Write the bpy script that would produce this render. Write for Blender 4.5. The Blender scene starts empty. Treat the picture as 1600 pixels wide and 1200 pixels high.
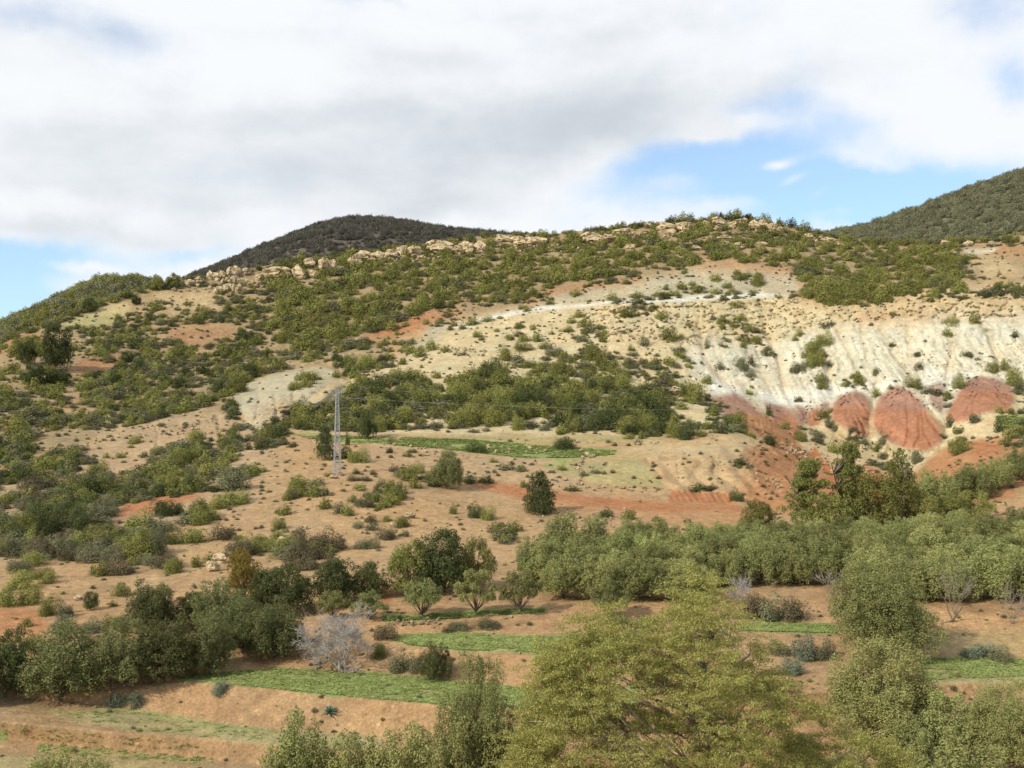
import bpy, math, random
import numpy as np
from mathutils import Vector, Matrix

# ------------------------------------------------------------------ camera, sky, sun, exposure
S = bpy.context.scene
COL = S.collection
F = 1715.0                      # focal length in photo pixels (1600 wide)
CX, CY = 800.0, 600.0
cam_d = bpy.data.cameras.new("camera"); cam = bpy.data.objects.new("camera", cam_d); COL.objects.link(cam)
cam.location = (0, 0, 0); cam.rotation_euler = (math.radians(90), 0, 0)
cam_d.sensor_width = 36; cam_d.lens = 36 * F / 1600; cam_d.clip_start = 0.5; cam_d.clip_end = 20000
S.camera = cam
S.view_settings.view_transform = 'Standard'; S.view_settings.look = 'None'
S.view_settings.exposure = 0.36; S.view_settings.gamma = 1
S.render.engine = 'CYCLES'
S.cycles.max_bounces = 5; S.cycles.diffuse_bounces = 3; S.cycles.transmission_bounces = 3; S.cycles.transparent_max_bounces = 4

SUN_ELEV = math.radians(36); SUN_DIR = Vector((-0.80, -0.60, 0)).normalized()
SUN_DIR = Vector((SUN_DIR.x * math.cos(SUN_ELEV), SUN_DIR.y * math.cos(SUN_ELEV), math.sin(SUN_ELEV)))
sd = bpy.data.lights.new("sun", 'SUN'); sun = bpy.data.objects.new("sun", sd); COL.objects.link(sun)
sd.energy = 3.7; sd.angle = math.radians(0.9); sd.color = (1.0, 0.91, 0.74)
sun.rotation_euler = SUN_DIR.to_track_quat('Z', 'Y').to_euler()

def build_world():
    w = bpy.data.worlds.new("World"); S.world = w; w.use_nodes = True
    nt = w.node_tree; nt.nodes.clear(); N = nt.nodes; L = nt.links
    def put(sock, v):
        if hasattr(v, 'is_output') or isinstance(v, bpy.types.NodeSocket): L.new(v, sock)
        else: sock.default_value = v
    def M(op, a, b=0.0, c=0.0, clamp=False):
        n = N.new('ShaderNodeMath'); n.operation = op; n.use_clamp = clamp
        put(n.inputs[0], a); put(n.inputs[1], b); put(n.inputs[2], c); return n.outputs[0]
    def ramp(x, lo, hi):
        n = N.new('ShaderNodeMapRange'); n.interpolation_type = 'SMOOTHSTEP'
        put(n.inputs[0], x); n.inputs[1].default_value = lo; n.inputs[2].default_value = hi; return n.outputs[0]
    tc = N.new('ShaderNodeTexCoord'); sep = N.new('ShaderNodeSeparateXYZ'); L.new(tc.outputs['Generated'], sep.inputs[0])
    az = M('ARCTAN2', sep.outputs[0], sep.outputs[1]); el = M('ARCSINE', sep.outputs[2])
    def noise(scale, detail, rough=0.55, stretch=(1, 1, 1), off=(0, 0, 0)):
        mp = N.new('ShaderNodeMapping'); L.new(tc.outputs['Generated'], mp.inputs[0])
        mp.inputs['Scale'].default_value = stretch; mp.inputs['Location'].default_value = off
        n = N.new('ShaderNodeTexNoise'); n.inputs['Scale'].default_value = scale; n.inputs['Detail'].default_value = detail
        n.inputs['Roughness'].default_value = rough; L.new(mp.outputs[0], n.inputs['Vector']); return n
    wn = noise(7, 6, 0.6); ws = N.new('ShaderNodeSeparateColor'); L.new(wn.outputs['Color'], ws.inputs[0])
    azw = M('MULTIPLY_ADD', M('SUBTRACT', ws.outputs[0], 0.5), 0.085, az)
    elw = M('MULTIPLY_ADD', M('SUBTRACT', ws.outputs[1], 0.5), 0.075, el)
    def blob(px, py, wx, wy, rot=0, amp=1.0, warp=True):
        a0 = math.atan((px - CX) / F); e0 = math.atan((CY - py) / math.hypot(F, px - CX))
        sa, se = wx / F, wy / F; c, s = math.cos(rot), math.sin(rot)
        da = M('SUBTRACT', azw if warp else az, a0); de = M('SUBTRACT', elw if warp else el, e0)
        u = M('ADD', M('MULTIPLY', da, c / sa), M('MULTIPLY', de, s / sa))
        v = M('ADD', M('MULTIPLY', da, -s / se), M('MULTIPLY', de, c / se))
        q = M('ADD', M('MULTIPLY', u, u), M('MULTIPLY', v, v))
        return M('MULTIPLY', M('EXPONENT', M('MULTIPLY', q, -1.0)), amp)
    def total(bs):
        t = bs[0]
        for b in bs[1:]: t = M('ADD', t, b)
        return t
    blue = total([blob(1170, 255, 150, 42, 0.1, .98), blob(1250, 315, 190, 46, 0, 1.25), blob(1440, 300, 130, 38, 0.1, 1.15),
                  blob(1210, 170, 60, 24, 0, .5), blob(1000, 270, 90, 22, 0.2, .35), blob(30, 400, 170, 28, 0.05, .95), blob(20, 480, 120, 50, 0, 1.0),
                  blob(80, 30, 150, 26, -0.1, .42), blob(190, 85, 60, 25, 0, .2), blob(1545, 25, 90, 40, 0, .62), blob(1590, 130, 40, 30, 0, .6), blob(1330, 195, 50, 20, 0, .3),
                  blob(1010, 300, 120, 25, 0, .3), blob(300, 385, 70, 16, 0, .5), blob(560, 5, 60, 12, 0, .6),
                  blob(1750, 350, 120, 60, 0, .4), blob(-150, 450, 150, 80, 0, .8)])
    white = total([blob(1215, 259, 24, 9, .1, .75, False), blob(1240, 280, 34, 10, .35, .8, False), blob(1288, 295, 36, 12, .45, .8, False),
                   blob(1330, 327, 60, 9, 0, .4, False), blob(1210, 270, 90, 12, .25, .35), blob(1120, 215, 60, 12, .2, .4), blob(1380, 260, 70, 16, -.3, .3), blob(1150, 325, 90, 16, 0, .55), blob(1060, 295, 60, 14, 0, .5), blob(120, 410, 50, 9, 0, .5)])
    fn = noise(9, 9, 0.62, (1, 1, 1.7), (3, 1, 0)); fine = M('MULTIPLY', M('SUBTRACT', fn.outputs['Fac'], 0.5), 1.1)
    # elsewhere in the sky (away from the view) broken cloud from a broad noise
    bn = noise(2.2, 7, 0.6, (1, 1, 1.6), (7, 2, 4)); away = ramp(M('ABSOLUTE', az), 0.55, 0.9)
    high = ramp(el, 0.42, 0.6); away = M('MAXIMUM', away, high)
    bb = M('MULTIPLY', M('SUBTRACT', bn.outputs['Fac'], 0.48), 5.0)
    clear = M('ADD', M('SUBTRACT', blue, white), fine)
    clear = M('ADD', M('MULTIPLY', clear, M('SUBTRACT', 1.0, away)), M('MULTIPLY', bb, away))
    cloud = M('MULTIPLY_ADD', M('SUBTRACT', 1.0, ramp(clear, 0.0, 1.0)), 0.72, 0.28)
    grey = total([blob(250, 60, 300, 26, .05, .30), blob(380, 190, 260, 24, .1, .35), blob(180, 290, 200, 20, -.1, .25), blob(980, 60, 180, 20, .1, .25), blob(1500, 200, 120, 24, .1, .22), blob(760, 215, 330, 60, .03, 1.0), blob(520, 280, 330, 45, -.03, .65), blob(930, 170, 130, 70, 0, .5), blob(640, 100, 130, 32, 0, .55), blob(120, 210, 150, 60, .2, .35),
                  blob(100, 355, 260, 24, 0, .6), blob(640, 330, 220, 26, 0, .55), blob(1240, 130, 160, 28, .1, .35), blob(1400, 150, 50, 20, 0, .2), blob(300, 150, 200, 30, 0, .2), blob(760, 30, 200, 14, 0, .2)])
    gn = noise(5, 8, 0.6, (1, 1, 2.2), (1, 5, 2))
    g = ramp(M('ADD', grey, M('MULTIPLY', M('SUBTRACT', gn.outputs['Fac'], 0.5), 2.0)), 0.0, 1.4)
    sky = N.new('ShaderNodeTexSky'); sky.sky_type = 'NISHITA'; sky.sun_disc = False
    sky.sun_elevation = SUN_ELEV; sky.sun_rotation = math.atan2(SUN_DIR.x, SUN_DIR.y); sky.altitude = 900
    sky.air_density = 1.0; sky.dust_density = 0.6; sky.ozone_density = 2.0
    k = 10.0
    cm = N.new('ShaderNodeMix'); cm.data_type = 'RGBA'; L.new(g, cm.inputs[0])
    cm.inputs[6].default_value = (0.74 * k, 0.758 * k, 0.78 * k, 1); cm.inputs[7].default_value = (0.47 * k, 0.51 * k, 0.555 * k, 1)
    sm = N.new('ShaderNodeVectorMath'); sm.operation = 'MULTIPLY'; L.new(sky.outputs[0], sm.inputs[0]); sm.inputs[1].default_value = (0.86, 1.19, 1.36)
    mx = N.new('ShaderNodeMix'); mx.data_type = 'RGBA'; L.new(cloud, mx.inputs[0]); L.new(sm.outputs[0], mx.inputs[6]); L.new(cm.outputs[2], mx.inputs[7])
    bg = N.new('ShaderNodeBackground'); L.new(mx.outputs[2], bg.inputs[0]); bg.inputs[1].default_value = 0.1
    out = N.new('ShaderNodeOutputWorld'); L.new(bg.outputs[0], out.inputs[0])
    w.cycles.sampling_method = 'MANUAL'; w.cycles.sample_map_resolution = 256
build_world()

# ------------------------------------------------------------------ noise and mesh helpers
rng = np.random.default_rng(7); random.seed(7)
_T = rng.random((64, 64, 64)).astype(np.float32)
def vnoise(x, y, z):
    xi = np.floor(x).astype(int); yi = np.floor(y).astype(int); zi = np.floor(z).astype(int)
    fx, fy, fz = x - xi, y - yi, z - zi
    fx = fx * fx * (3 - 2 * fx); fy = fy * fy * (3 - 2 * fy); fz = fz * fz * (3 - 2 * fz)
    r = 0
    for a in (0, 1):
        for b in (0, 1):
            for c in (0, 1):
                w = (fx if a else 1 - fx) * (fy if b else 1 - fy) * (fz if c else 1 - fz)
                r = r + w * _T[(xi + a) & 63, (yi + b) & 63, (zi + c) & 63]
    return r
def fbm(x, y, z, octv=4, g=0.5):
    r = 0; a = 1; t = 0
    for i in range(octv):
        r = r + a * vnoise(x * 2 ** i + 13.7 * i, y * 2 ** i + 5.1 * i, z * 2 ** i + 9.3 * i); t += a; a *= g
    return r / t
def inpoly(poly, X, Y):
    ins = np.zeros(X.shape, bool); n = len(poly)
    for i in range(n):
        x0, y0 = poly[i]; x1, y1 = poly[(i + 1) % n]
        if y0 == y1: continue
        c = ((Y >= min(y0, y1)) & (Y < max(y0, y1))) & (X < (x1 - x0) * (Y - y0) / (y1 - y0) + x0)
        ins ^= c
    return ins
def smooth(x, a, b):
    t = np.clip((x - a) / (b - a), 0, 1); return t * t * (3 - 2 * t)
def mesh_np(name, V, faces, k, smooth_shade=False):
    me = bpy.data.meshes.new(name); V = np.asarray(V, np.float32); faces = np.asarray(faces, np.int32)
    me.vertices.add(len(V)); me.vertices.foreach_set('co', V.ravel())
    me.loops.add(faces.size); me.loops.foreach_set('vertex_index', faces.ravel())
    me.polygons.add(len(faces)); me.polygons.foreach_set('loop_start', np.arange(0, faces.size, k, dtype=np.int32))
    me.polygons.foreach_set('loop_total', np.full(len(faces), k, np.int32))
    me.polygons.foreach_set('use_smooth', np.full(len(faces), smooth_shade, bool))
    me.update(calc_edges=True); return me
def new_obj(name, me, mat=None, parent=None, link=True):
    o = bpy.data.objects.new(name, me)
    if mat and me and not me.materials: me.materials.append(mat)
    if link: COL.objects.link(o)
    if parent: o.parent = parent
    return o
def tag(o, label=None, cat=None, group=None, kind=None):
    if label: o['label'] = label
    if cat: o['category'] = cat
    if group: o['group'] = group
    if kind: o['kind'] = kind
    return o

# ------------------------------------------------------------------ materials
def nodes_of(m):
    m.use_nodes = True; nt = m.node_tree; nt.nodes.clear(); return nt, nt.nodes, nt.links
def foliage_mat(name, col, var=0.24, trans=0.25, hue=None):
    m = bpy.data.materials.new(name); nt, N, L = nodes_of(m)
    out = N.new('ShaderNodeOutputMaterial'); geo = N.new('ShaderNodeNewGeometry'); oi = N.new('ShaderNodeObjectInfo')
    cr = N.new('ShaderNodeValToRGB'); L.new(geo.outputs['Random Per Island'], cr.inputs[0])
    a = [c * (1 - var) for c in col]; b = [c * (1 + var) for c in (hue or col)]
    cr.color_ramp.elements[0].color = (*a, 1); cr.color_ramp.elements[1].color = (*b, 1)
    hs = N.new('ShaderNodeHueSaturation'); L.new(cr.outputs[0], hs.inputs['Color'])
    mr = N.new('ShaderNodeMapRange'); L.new(oi.outputs['Random'], mr.inputs[0]); mr.inputs[3].default_value = 0.72; mr.inputs[4].default_value = 1.25
    L.new(mr.outputs[0], hs.inputs['Value'])
    mr2 = N.new('ShaderNodeMapRange'); mu = N.new('ShaderNodeMath'); mu.operation = 'MULTIPLY'; mu.inputs[1].default_value = 7.31
    fr = N.new('ShaderNodeMath'); fr.operation = 'FRACT'; L.new(oi.outputs['Random'], mu.inputs[0]); L.new(mu.outputs[0], fr.inputs[0]); L.new(fr.outputs[0], mr2.inputs[0])
    mr2.inputs[3].default_value = 0.484; mr2.inputs[4].default_value = 0.506; L.new(mr2.outputs[0], hs.inputs['Hue'])
    d = N.new('ShaderNodeBsdfDiffuse'); t = N.new('ShaderNodeBsdfTranslucent'); mx = N.new('ShaderNodeMixShader'); mx.inputs[0].default_value = trans
    L.new(hs.outputs[0], d.inputs[0]); L.new(hs.outputs[0], t.inputs[0]); L.new(d.outputs[0], mx.inputs[1]); L.new(t.outputs[0], mx.inputs[2]); L.new(mx.outputs[0], out.inputs[0])
    return m
def rough_mat(name, c1, c2, scale=4.0, bump=0.4, metal=0.0, rough=0.9, detail=8, coord='Object'):
    m = bpy.data.materials.new(name); nt, N, L = nodes_of(m)
    out = N.new('ShaderNodeOutputMaterial'); p = N.new('ShaderNodeBsdfPrincipled'); L.new(p.outputs[0], out.inputs[0])
    tc = N.new('ShaderNodeTexCoord'); n = N.new('ShaderNodeTexNoise'); n.inputs['Scale'].default_value = scale; n.inputs['Detail'].default_value = detail; n.inputs['Roughness'].default_value = 0.65
    L.new(tc.outputs[coord], n.inputs['Vector']); cr = N.new('ShaderNodeValToRGB'); L.new(n.outputs['Fac'], cr.inputs[0])
    cr.color_ramp.elements[0].position = 0.35; cr.color_ramp.elements[1].position = 0.65
    cr.color_ramp.elements[0].color = (*c1, 1); cr.color_ramp.elements[1].color = (*c2, 1); L.new(cr.outputs[0], p.inputs['Base Color'])
    p.inputs['Roughness'].default_value = rough; p.inputs['Metallic'].default_value = metal; p.inputs['Specular IOR Level'].default_value = 0.2
    if bump:
        b = N.new('ShaderNodeBump'); b.inputs['Strength'].default_value = bump; b.inputs['Distance'].default_value = 0.3; L.new(n.outputs['Fac'], b.inputs['Height']); L.new(b.outputs[0], p.inputs['Normal'])
    return m
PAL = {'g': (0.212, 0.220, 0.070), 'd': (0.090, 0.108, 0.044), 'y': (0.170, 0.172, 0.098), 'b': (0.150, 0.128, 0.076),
       's': (0.190, 0.220, 0.150), 'q': (0.150, 0.165, 0.070), 'o': (0.232, 0.248, 0.098), 'Y': (0.235, 0.195, 0.050), 'p': (0.305, 0.330, 0.130)}  # q is a darker olive leaf tone than o
FM = {k: foliage_mat('leaves_' + n, PAL[k]) for k, n in dict(q='dark_olive', g='juniper_green', d='dark_evergreen', y='dull_scrub', b='brown_scrub', s='silver_scrub', o='olive', Y='yellowing', p='pale_olive').items()}
M_juniper = foliage_mat('leaves_roadside_juniper', (0.275, 0.285, 0.082), 0.45, 0.28, (0.33, 0.325, 0.105))
M_bark = rough_mat('bark', (0.10, 0.075, 0.055), (0.20, 0.16, 0.12), 6)
M_dead = rough_mat('dead_wood', (0.28, 0.265, 0.25), (0.42, 0.40, 0.38), 5)
M_twig = rough_mat('grey_twigs', (0.20, 0.18, 0.15), (0.30, 0.27, 0.23), 5)
M_rock = rough_mat('limestone', (0.27, 0.20, 0.12), (0.60, 0.49, 0.32), 3.2, 1.0)
M_stone = rough_mat('field_stone', (0.30, 0.23, 0.16), (0.48, 0.40, 0.30), 3.0, 0.6)
M_steel = rough_mat('galvanised_steel', (0.26, 0.28, 0.29), (0.38, 0.40, 0.41), 3.0, 0, 0.3, 0.7)
M_grass = foliage_mat('grass_blades', (0.29, 0.35, 0.125), 0.25, 0.3)

# ------------------------------------------------------------------ the terrain: control lines surveyed from the photograph, lofted in 3D
KN = [-700, 0, 170, 300, 430, 600, 720, 850, 1000, 1200, 1400, 1600, 2300]
SKY = [(-3000, 640), (-700, 620), (-200, 575), (0, 533), (60, 512), (130, 484), (190, 463), (235, 450), (265, 440), (310, 433), (360, 425), (400, 418), (450, 408), (500, 402), (560, 394), (600, 389),
       (660, 381), (720, 371), (780, 367), (860, 366), (930, 358), (1000, 351), (1060, 345), (1110, 341), (1160, 341), (1210, 348), (1260, 359), (1310, 369), (1360, 376), (1420, 380), (1480, 378), (1540, 375), (1600, 366), (1900, 340), (4500, 300)]
SKY_Y = [(-3000, 300), (-700, 320), (0, 360), (200, 400), (400, 430), (600, 450), (800, 470), (1200, 480), (1400, 470), (1600, 460), (4500, 450)]
LA = ([(-700, 640), (0, 600), (200, 590), (400, 560), (600, 530), (800, 487), (1000, 467), (1200, 461), (1290, 476), (1400, 474), (1500, 455), (1600, 450), (2300, 430)],
      [(-700, 260), (0, 290), (200, 320), (400, 345), (600, 365), (800, 385), (1200, 385), (1300, 368), (1400, 362), (1600, 358), (2300, 350)])
LA2 = ([(-700, 670), (0, 650), (200, 640), (400, 625), (600, 600), (800, 600), (1000, 600), (1100, 605), (1200, 625), (1300, 625), (1400, 608), (1500, 605), (1600, 600), (2300, 590)],
       [(-700, 235), (0, 257), (200, 270), (400, 280), (600, 290), (800, 302), (1000, 312), (1200, 318), (1400, 318), (1600, 312), (2300, 305)])
LB = ([(-700, 720), (0, 705), (200, 700), (400, 690), (600, 682), (800, 686), (1000, 690), (1150, 690), (1250, 720), (1400, 742), (1480, 700), (1600, 672), (2300, 660)],
      [(-700, 215), (0, 230), (200, 235), (400, 240), (600, 245), (800, 250), (1000, 250), (1150, 243), (1250, 268), (1400, 268), (1500, 262), (1600, 252), (2300, 240)])
LB2 = ([(-700, 760), (0, 750), (200, 745), (400, 722), (600, 712), (800, 718), (900, 718), (1020, 715), (1150, 706), (1250, 742), (1400, 760), (1480, 735), (1600, 715), (2300, 700)],
       [(-700, 190), (0, 200), (200, 205), (400, 213), (600, 218), (800, 219), (1000, 219), (1150, 219), (1250, 225), (1400, 228), (1500, 222), (1600, 218), (2300, 210)])
LC = ([(-700, 810), (0, 800), (200, 790), (400, 762), (520, 742), (700, 762), (800, 768), (900, 770), (1000, 778), (1150, 786), (1250, 790), (1400, 780), (1500, 765), (1600, 745), (2300, 730)],
      [(-700, 165), (0, 172), (200, 177), (400, 187), (520, 196), (700, 196), (800, 196), (900, 196), (1000, 194), (1150, 192), (1250, 190), (1400, 200), (1600, 200), (2300, 195)])
LC2 = ([(-700, 880), (0, 870), (200, 870), (400, 850), (600, 850), (800, 835), (1000, 825), (1200, 825), (1400, 815), (1600, 800), (2300, 790)],
       [(-700, 136), (0, 140), (200, 142), (400, 150), (600, 150), (800, 158), (1000, 163), (1200, 165), (1400, 168), (1600, 172), (2300, 170)])
def zline(pys, zs): return (list(zip(KN, pys)), list(zip(KN, [-z * F / (p - 600.0) for p, z in zip(pys, zs)])))
LD = zline([985, 990, 1000, 985, 985, 962, 958, 952, 945, 935, 950, 960, 965], [-23, -23, -23, -22.8, -22.8, -22, -22, -22, -22, -22.2, -22.4, -22.5, -22.5])
L1 = zline([1040, 1040, 1040, 1030, 1030, 992, 988, 995, 985, 972, 990, 985, 985], [-24, -24, -24, -24, -24, -23, -23, -23, -23, -23, -23.5, -23.4, -23.4])
L2 = zline([1060, 1060, 1060, 1045, 1035, 1003, 1018, 1022, 1015, 990, 1010, 1010, 1010], [-24.05, -24.05, -24.05, -24.05, -24.05, -23.05, -23.05, -23.05, -23.05, -23.05, -23.6, -23.6, -23.6])
L3 = zline([1082, 1082, 1078, 1056, 1046, 1050, 1064, 1078, 1060, 1040, 1030, 1032, 1035], [-24.9, -24.9, -24.6, -24.35, -24.35, -24.5, -24.5, -24.8, -24.6, -24.2, -24.05, -24.15, -24.2])
L4 = zline([1084, 1084, 1081, 1064, 1078, 1095, 1104, 1110, 1105, 1090, 1070, 1065, 1065], [-24.95, -24.95, -24.65, -24.4, -24.4, -24.55, -24.55, -24.85, -24.65, -24.25, -24.1, -24.2, -24.2])
L5 = zline([1087, 1087, 1102, 1125, 1140, 1150, 1155, 1160, 1155, 1140, 1100, 1090, 1090], [-25.05, -25.05, -25.65, -26.3, -26.5, -26.7, -26.7, -26.7, -26.7, -26.3, -25.5, -25.2, -25.2])
L6 = zline([1127, 1127, 1143, 1152, 1163, 1172, 1175, 1180, 1180, 1170, 1150, 1125, 1125], [-25.1, -25.1, -25.7, -26.35, -26.55, -26.75, -26.75, -26.8, -26.8, -26.6, -26.1, -25.4, -25.4])
L7 = zline([1152, 1152, 1173, 1185, 1196, 1206, 1208, 1210, 1210, 1205, 1190, 1165, 1165], [-26.3, -26.3, -27.0, -27.6, -27.9, -28.2, -28.2, -28.2, -28.2, -28.0, -27.4, -26.6, -26.6])
L8 = ([(-700, 1250), (2300, 1250)], [(-700, 72), (2300, 72)])
L9 = ([(-700, 1400), (2300, 1400)], [(-700, 51), (2300, 51)])
L10 = ([(-700, 1715), (2300, 1715)], [(-700, 20), (2300, 20)])
L11 = ([(-700, 4400), (2300, 4400)], [(-700, 2.0), (2300, 2.0)])
LINES = [(SKY, SKY_Y), LA, LA2, LB, LB2, LC, LC2, LD, L1, L2, L3, L4, L5, L6, L7, L8, L9, L10, L11]
def lin(tab, x): return np.interp(x, [t[0] for t in tab], [t[1] for t in tab])

cols = np.concatenate([np.linspace(-3000, -320, 60)[:-1], np.arange(-320, 1920, 2.2), np.linspace(1920, 4400, 60)])
NR = 470
NC = len(cols)
sky_py = lin(SKY, cols)
t = np.linspace(0, 1, NR)
PYg = sky_py[:, None] + (1250 - sky_py[:, None]) * t[None, :]
PXg = np.repeat(cols[:, None], NR, 1)
lp = np.array([lin(l[0], cols) for l in LINES]).T; ly = np.array([lin(l[1], cols) for l in LINES]).T
def blur(a, k, ax):
    if k < 1: return a
    pad = [(0, 0), (0, 0)]; pad[ax] = (k + 1, k); b = np.cumsum(np.pad(a, pad, mode='edge'), ax)
    return (np.take(b, range(2 * k + 1, b.shape[ax]), ax) - np.take(b, range(0, b.shape[ax] - 2 * k - 1), ax)) / (2 * k + 1)
INV = np.array([np.interp(PYg[i], lp[i], 1 / ly[i]) for i in range(NC)])
hill = smooth(-PYg, -900, -830)                     # 1 on the hill, 0 on the terraced fields
soft = blur(blur(blur(INV, 9, 1), 9, 1), 12, 0)
fieldsoft = blur(INV, 1, 1)
INV = soft * hill + fieldsoft * (1 - hill)
Yg = 1 / INV
def world(px, py, Y): return (px - CX) / F * Y, Y, -(py - CY) / F * Y
Xw, Yw, Zw = world(PXg, PYg, Yg)

# ---- relief, as displacement towards / away from the viewer side (out of the slope)
n_big = fbm(Xw / 38, Yw / 38, Zw / 38, 4) - 0.5
n_mid = fbm(Xw / 9 + 7, Yw / 9, Zw / 9, 4) - 0.5
n_fine = fbm(Xw / 1.6, Yw / 1.6, Zw / 1.6, 3) - 0.5
wx = PXg + 14 * (fbm(PXg / 40, PYg / 40, PXg * 0, 3) - 0.5); wy = PYg + 9 * (fbm(PXg / 40 + 9, PYg / 40, PXg * 0, 3) - 0.5)
disp = hill * (9 * n_big + 2.6 * n_mid * smooth(Yw, 130, 250) + 0.45 * n_fine)
disp += (1 - hill) * (0.25 * n_mid + 0.12 * n_fine)
def soft_poly(poly, k=3, warp=True):
    m = inpoly(poly, wx if warp else PXg, wy if warp else PYg).astype(np.float32)
    return blur(blur(m, k, 0), k, 1)
marl = soft_poly([(1060, 500), (1180, 482), (1290, 488), (1400, 482), (1500, 470), (1700, 460), (1700, 640), (1560, 625), (1480, 640), (1400, 625), (1300, 650), (1200, 650), (1110, 615), (1060, 580)], 8)
u = Xw * 0.13 + 1.6 * fbm(Xw / 22, Yw / 22, Zw / 12, 4)
u = u + (PYg - 480) * 0.0035 * np.where(PXg < 1320, 1, -0.4)      # spurs fan out down the face
r1 = np.abs(((u * 1.0) % 1.0) - 0.5) * 2; r2 = np.abs(((u * 2.7 + .3) % 1.0) - 0.5) * 2
rn = fbm(Xw / 25, Yw * 0, Zw / 60 + 5, 2)
disp += marl * (1.0 * (r1 ** 1.5 - 0.4) * smooth(rn, .35, .7) + 1.0 * (r2 - 0.5) * smooth(rn, .6, .35) + 2.5 * n_mid + .7 * n_fine) * smooth(PYg, 470, 540)
DOMES = [(1332, 648, 36, 42, 7.5), (1418, 664, 60, 66, 11), (1532, 634, 60, 50, 9.5), (1222, 690, 62, 30, 4.5), (1140, 640, 26, 22, 3), (1248, 655, 16, 16, 2), (1275, 640, 20, 18, 2.5), (1466, 618, 18, 24, 2.5), (1180, 655, 40, 26, 3.5),
         (1265, 705, 30, 20, 3), (1210, 712, 45, 25, 4), (1345, 690, 20, 16, 2), (470, 612, 68, 36, 13), (415, 640, 40, 30, 6), (1530, 705, 38, 16, 2.5)]
domemask = np.zeros_like(disp)
for (cx, cy, rx, ry, hh) in DOMES:
    q = ((PXg - cx) / rx) ** 2 + ((PYg - cy) / ry) ** 2
    b = np.clip(1 - q, 0, 1) ** 0.85
    ang = np.arctan2(PXg - cx, (PYg - cy) + ry * 1.1)
    fl = np.abs(((ang * 5.5 + 3.2 * fbm(PXg / 22, PYg / 45, PXg * 0, 3)) % 1.0) - 0.5) * 2
    disp -= b * hh + (b > 0) * np.minimum(b * 3, 1) * 1.7 * smooth(1 - fl, .5, 1) * smooth(fbm(PXg / 15, PYg / 40, PXg * 0 + 3, 2), .3, .65) * (0 if cx < 1000 else 1) * (-1)
    disp -= b * (1.5 * n_fine + 3.5 * n_mid)
    domemask = np.maximum(domemask, b)
gmask = np.zeros_like(disp)
def groove(pts, width, depth):
    global disp, gmask
    best = np.full(disp.shape, 1e9)
    for (x0, y0), (x1, y1) in zip(pts[:-1], pts[1:]):
        dx, dy = x1 - x0, y1 - y0; tt = np.clip(((wx - x0) * dx + (wy - y0) * dy) / (dx * dx + dy * dy), 0, 1)
        best = np.minimum(best, np.hypot(wx - x0 - tt * dx, wy - y0 - tt * dy))
    disp = disp + depth * np.exp(-(best / width) ** 2); gmask = np.maximum(gmask, np.exp(-(best / (width * 1.5)) ** 2))
for pts, w_, d_ in [([(1090, 508), (1100, 550), (1125, 590), (1180, 640), (1250, 690), (1300, 745)], 6, 4), ([(1183, 470), (1200, 520), (1215, 560), (1235, 630)], 5, 3.5),
                    ([(1290, 560), (1300, 600), (1300, 660), (1320, 700), (1360, 745)], 7, 3.5), ([(1365, 600), (1362, 660), (1385, 700), (1420, 730)], 6, 3.5),
                    ([(1380, 520), (1410, 570), (1445, 620), (1478, 670), (1470, 700)], 6, 3.5), ([(1490, 520), (1480, 580), (1490, 640)], 4, 2.5), ([(1540, 520), (1570, 575), (1600, 600)], 5, 3),
                    ([(340, 650), (342, 690)], 3, 2.5), ([(243, 668), (246, 700)], 2.5, 1.6), ([(345, 618), (390, 594), (440, 577), (500, 569), (530, 578), (548, 600), (500, 640), (476, 664)], 4, 7), ([(430, 615), (436, 660)], 3, 3), ([(405, 625), (400, 655)], 3, 2), ([(460, 610), (462, 650)], 3, 2.5), ([(445, 655), (480, 625), (520, 600)], 4, 2), ([(1013, 720), (1033, 745)], 3, 2), ([(1115, 715), (1114, 740)], 3, 2.2),
                    ([(1060, 715), (1058, 738)], 3, 2.2), ([(1000, 560), (1030, 580), (1040, 600)], 5, 2), ([(940, 520), (960, 560), (1010, 600)], 5, 2), ([(1310, 520), (1330, 560), (1345, 600)], 4, 2), ([(1350, 510), (1352, 560), (1370, 595)], 4, 2),
                    ([(1420, 510), (1420, 560), (1440, 590)], 4, 2), ([(1525, 500), (1550, 540), (1575, 570)], 4, 2.4), ([(1145, 500), (1165, 550), (1200, 600)], 5, 2)]:
    groove(pts, w_ * .9, d_ * .5)
# gullied red bank below the pale spur, fluted
bank = soft_poly([(1025, 712), (1200, 690), (1260, 730), (1255, 780), (1150, 786), (1040, 778)], 3)
disp += bank * (2.2 * (np.abs(((Xw * 0.22 + 0.9 * n_mid * 2) % 1) - 0.5) * 2 - .5) + 2.0 * n_mid)
disp += soft_poly([(1046, 768), (1150, 770), (1150, 786), (1046, 782)], 1) * 1.2 * (np.abs(((Xw * 0.9 + 2 * n_mid) % 1) - 0.5) * 2 - .5)
# pale ridge line in the middle of the slope: ground drops away behind it
rl = np.interp(PXg, [690, 830, 1000, 1100, 1200, 1250], [512, 483, 469, 466, 460, 462])
on = smooth(PXg, 700, 830) * (1 - smooth(PXg, 1200, 1260))
disp -= on * 3.0 * np.exp(-((PYg - rl - 5) / 7) ** 2)
disp += on * 1.5 * np.exp(-((PYg - rl + 12) / 9) ** 2)
msk = soft_poly([(395, 625), (460, 605), (530, 590), (540, 610), (470, 665), (400, 670)], 3); disp += msk * (1.1 * smooth(-np.abs(fbm(Xw / 4, Yw / 4, Zw / 7, 4) - .5), -.07, 0) + n_fine)
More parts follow.
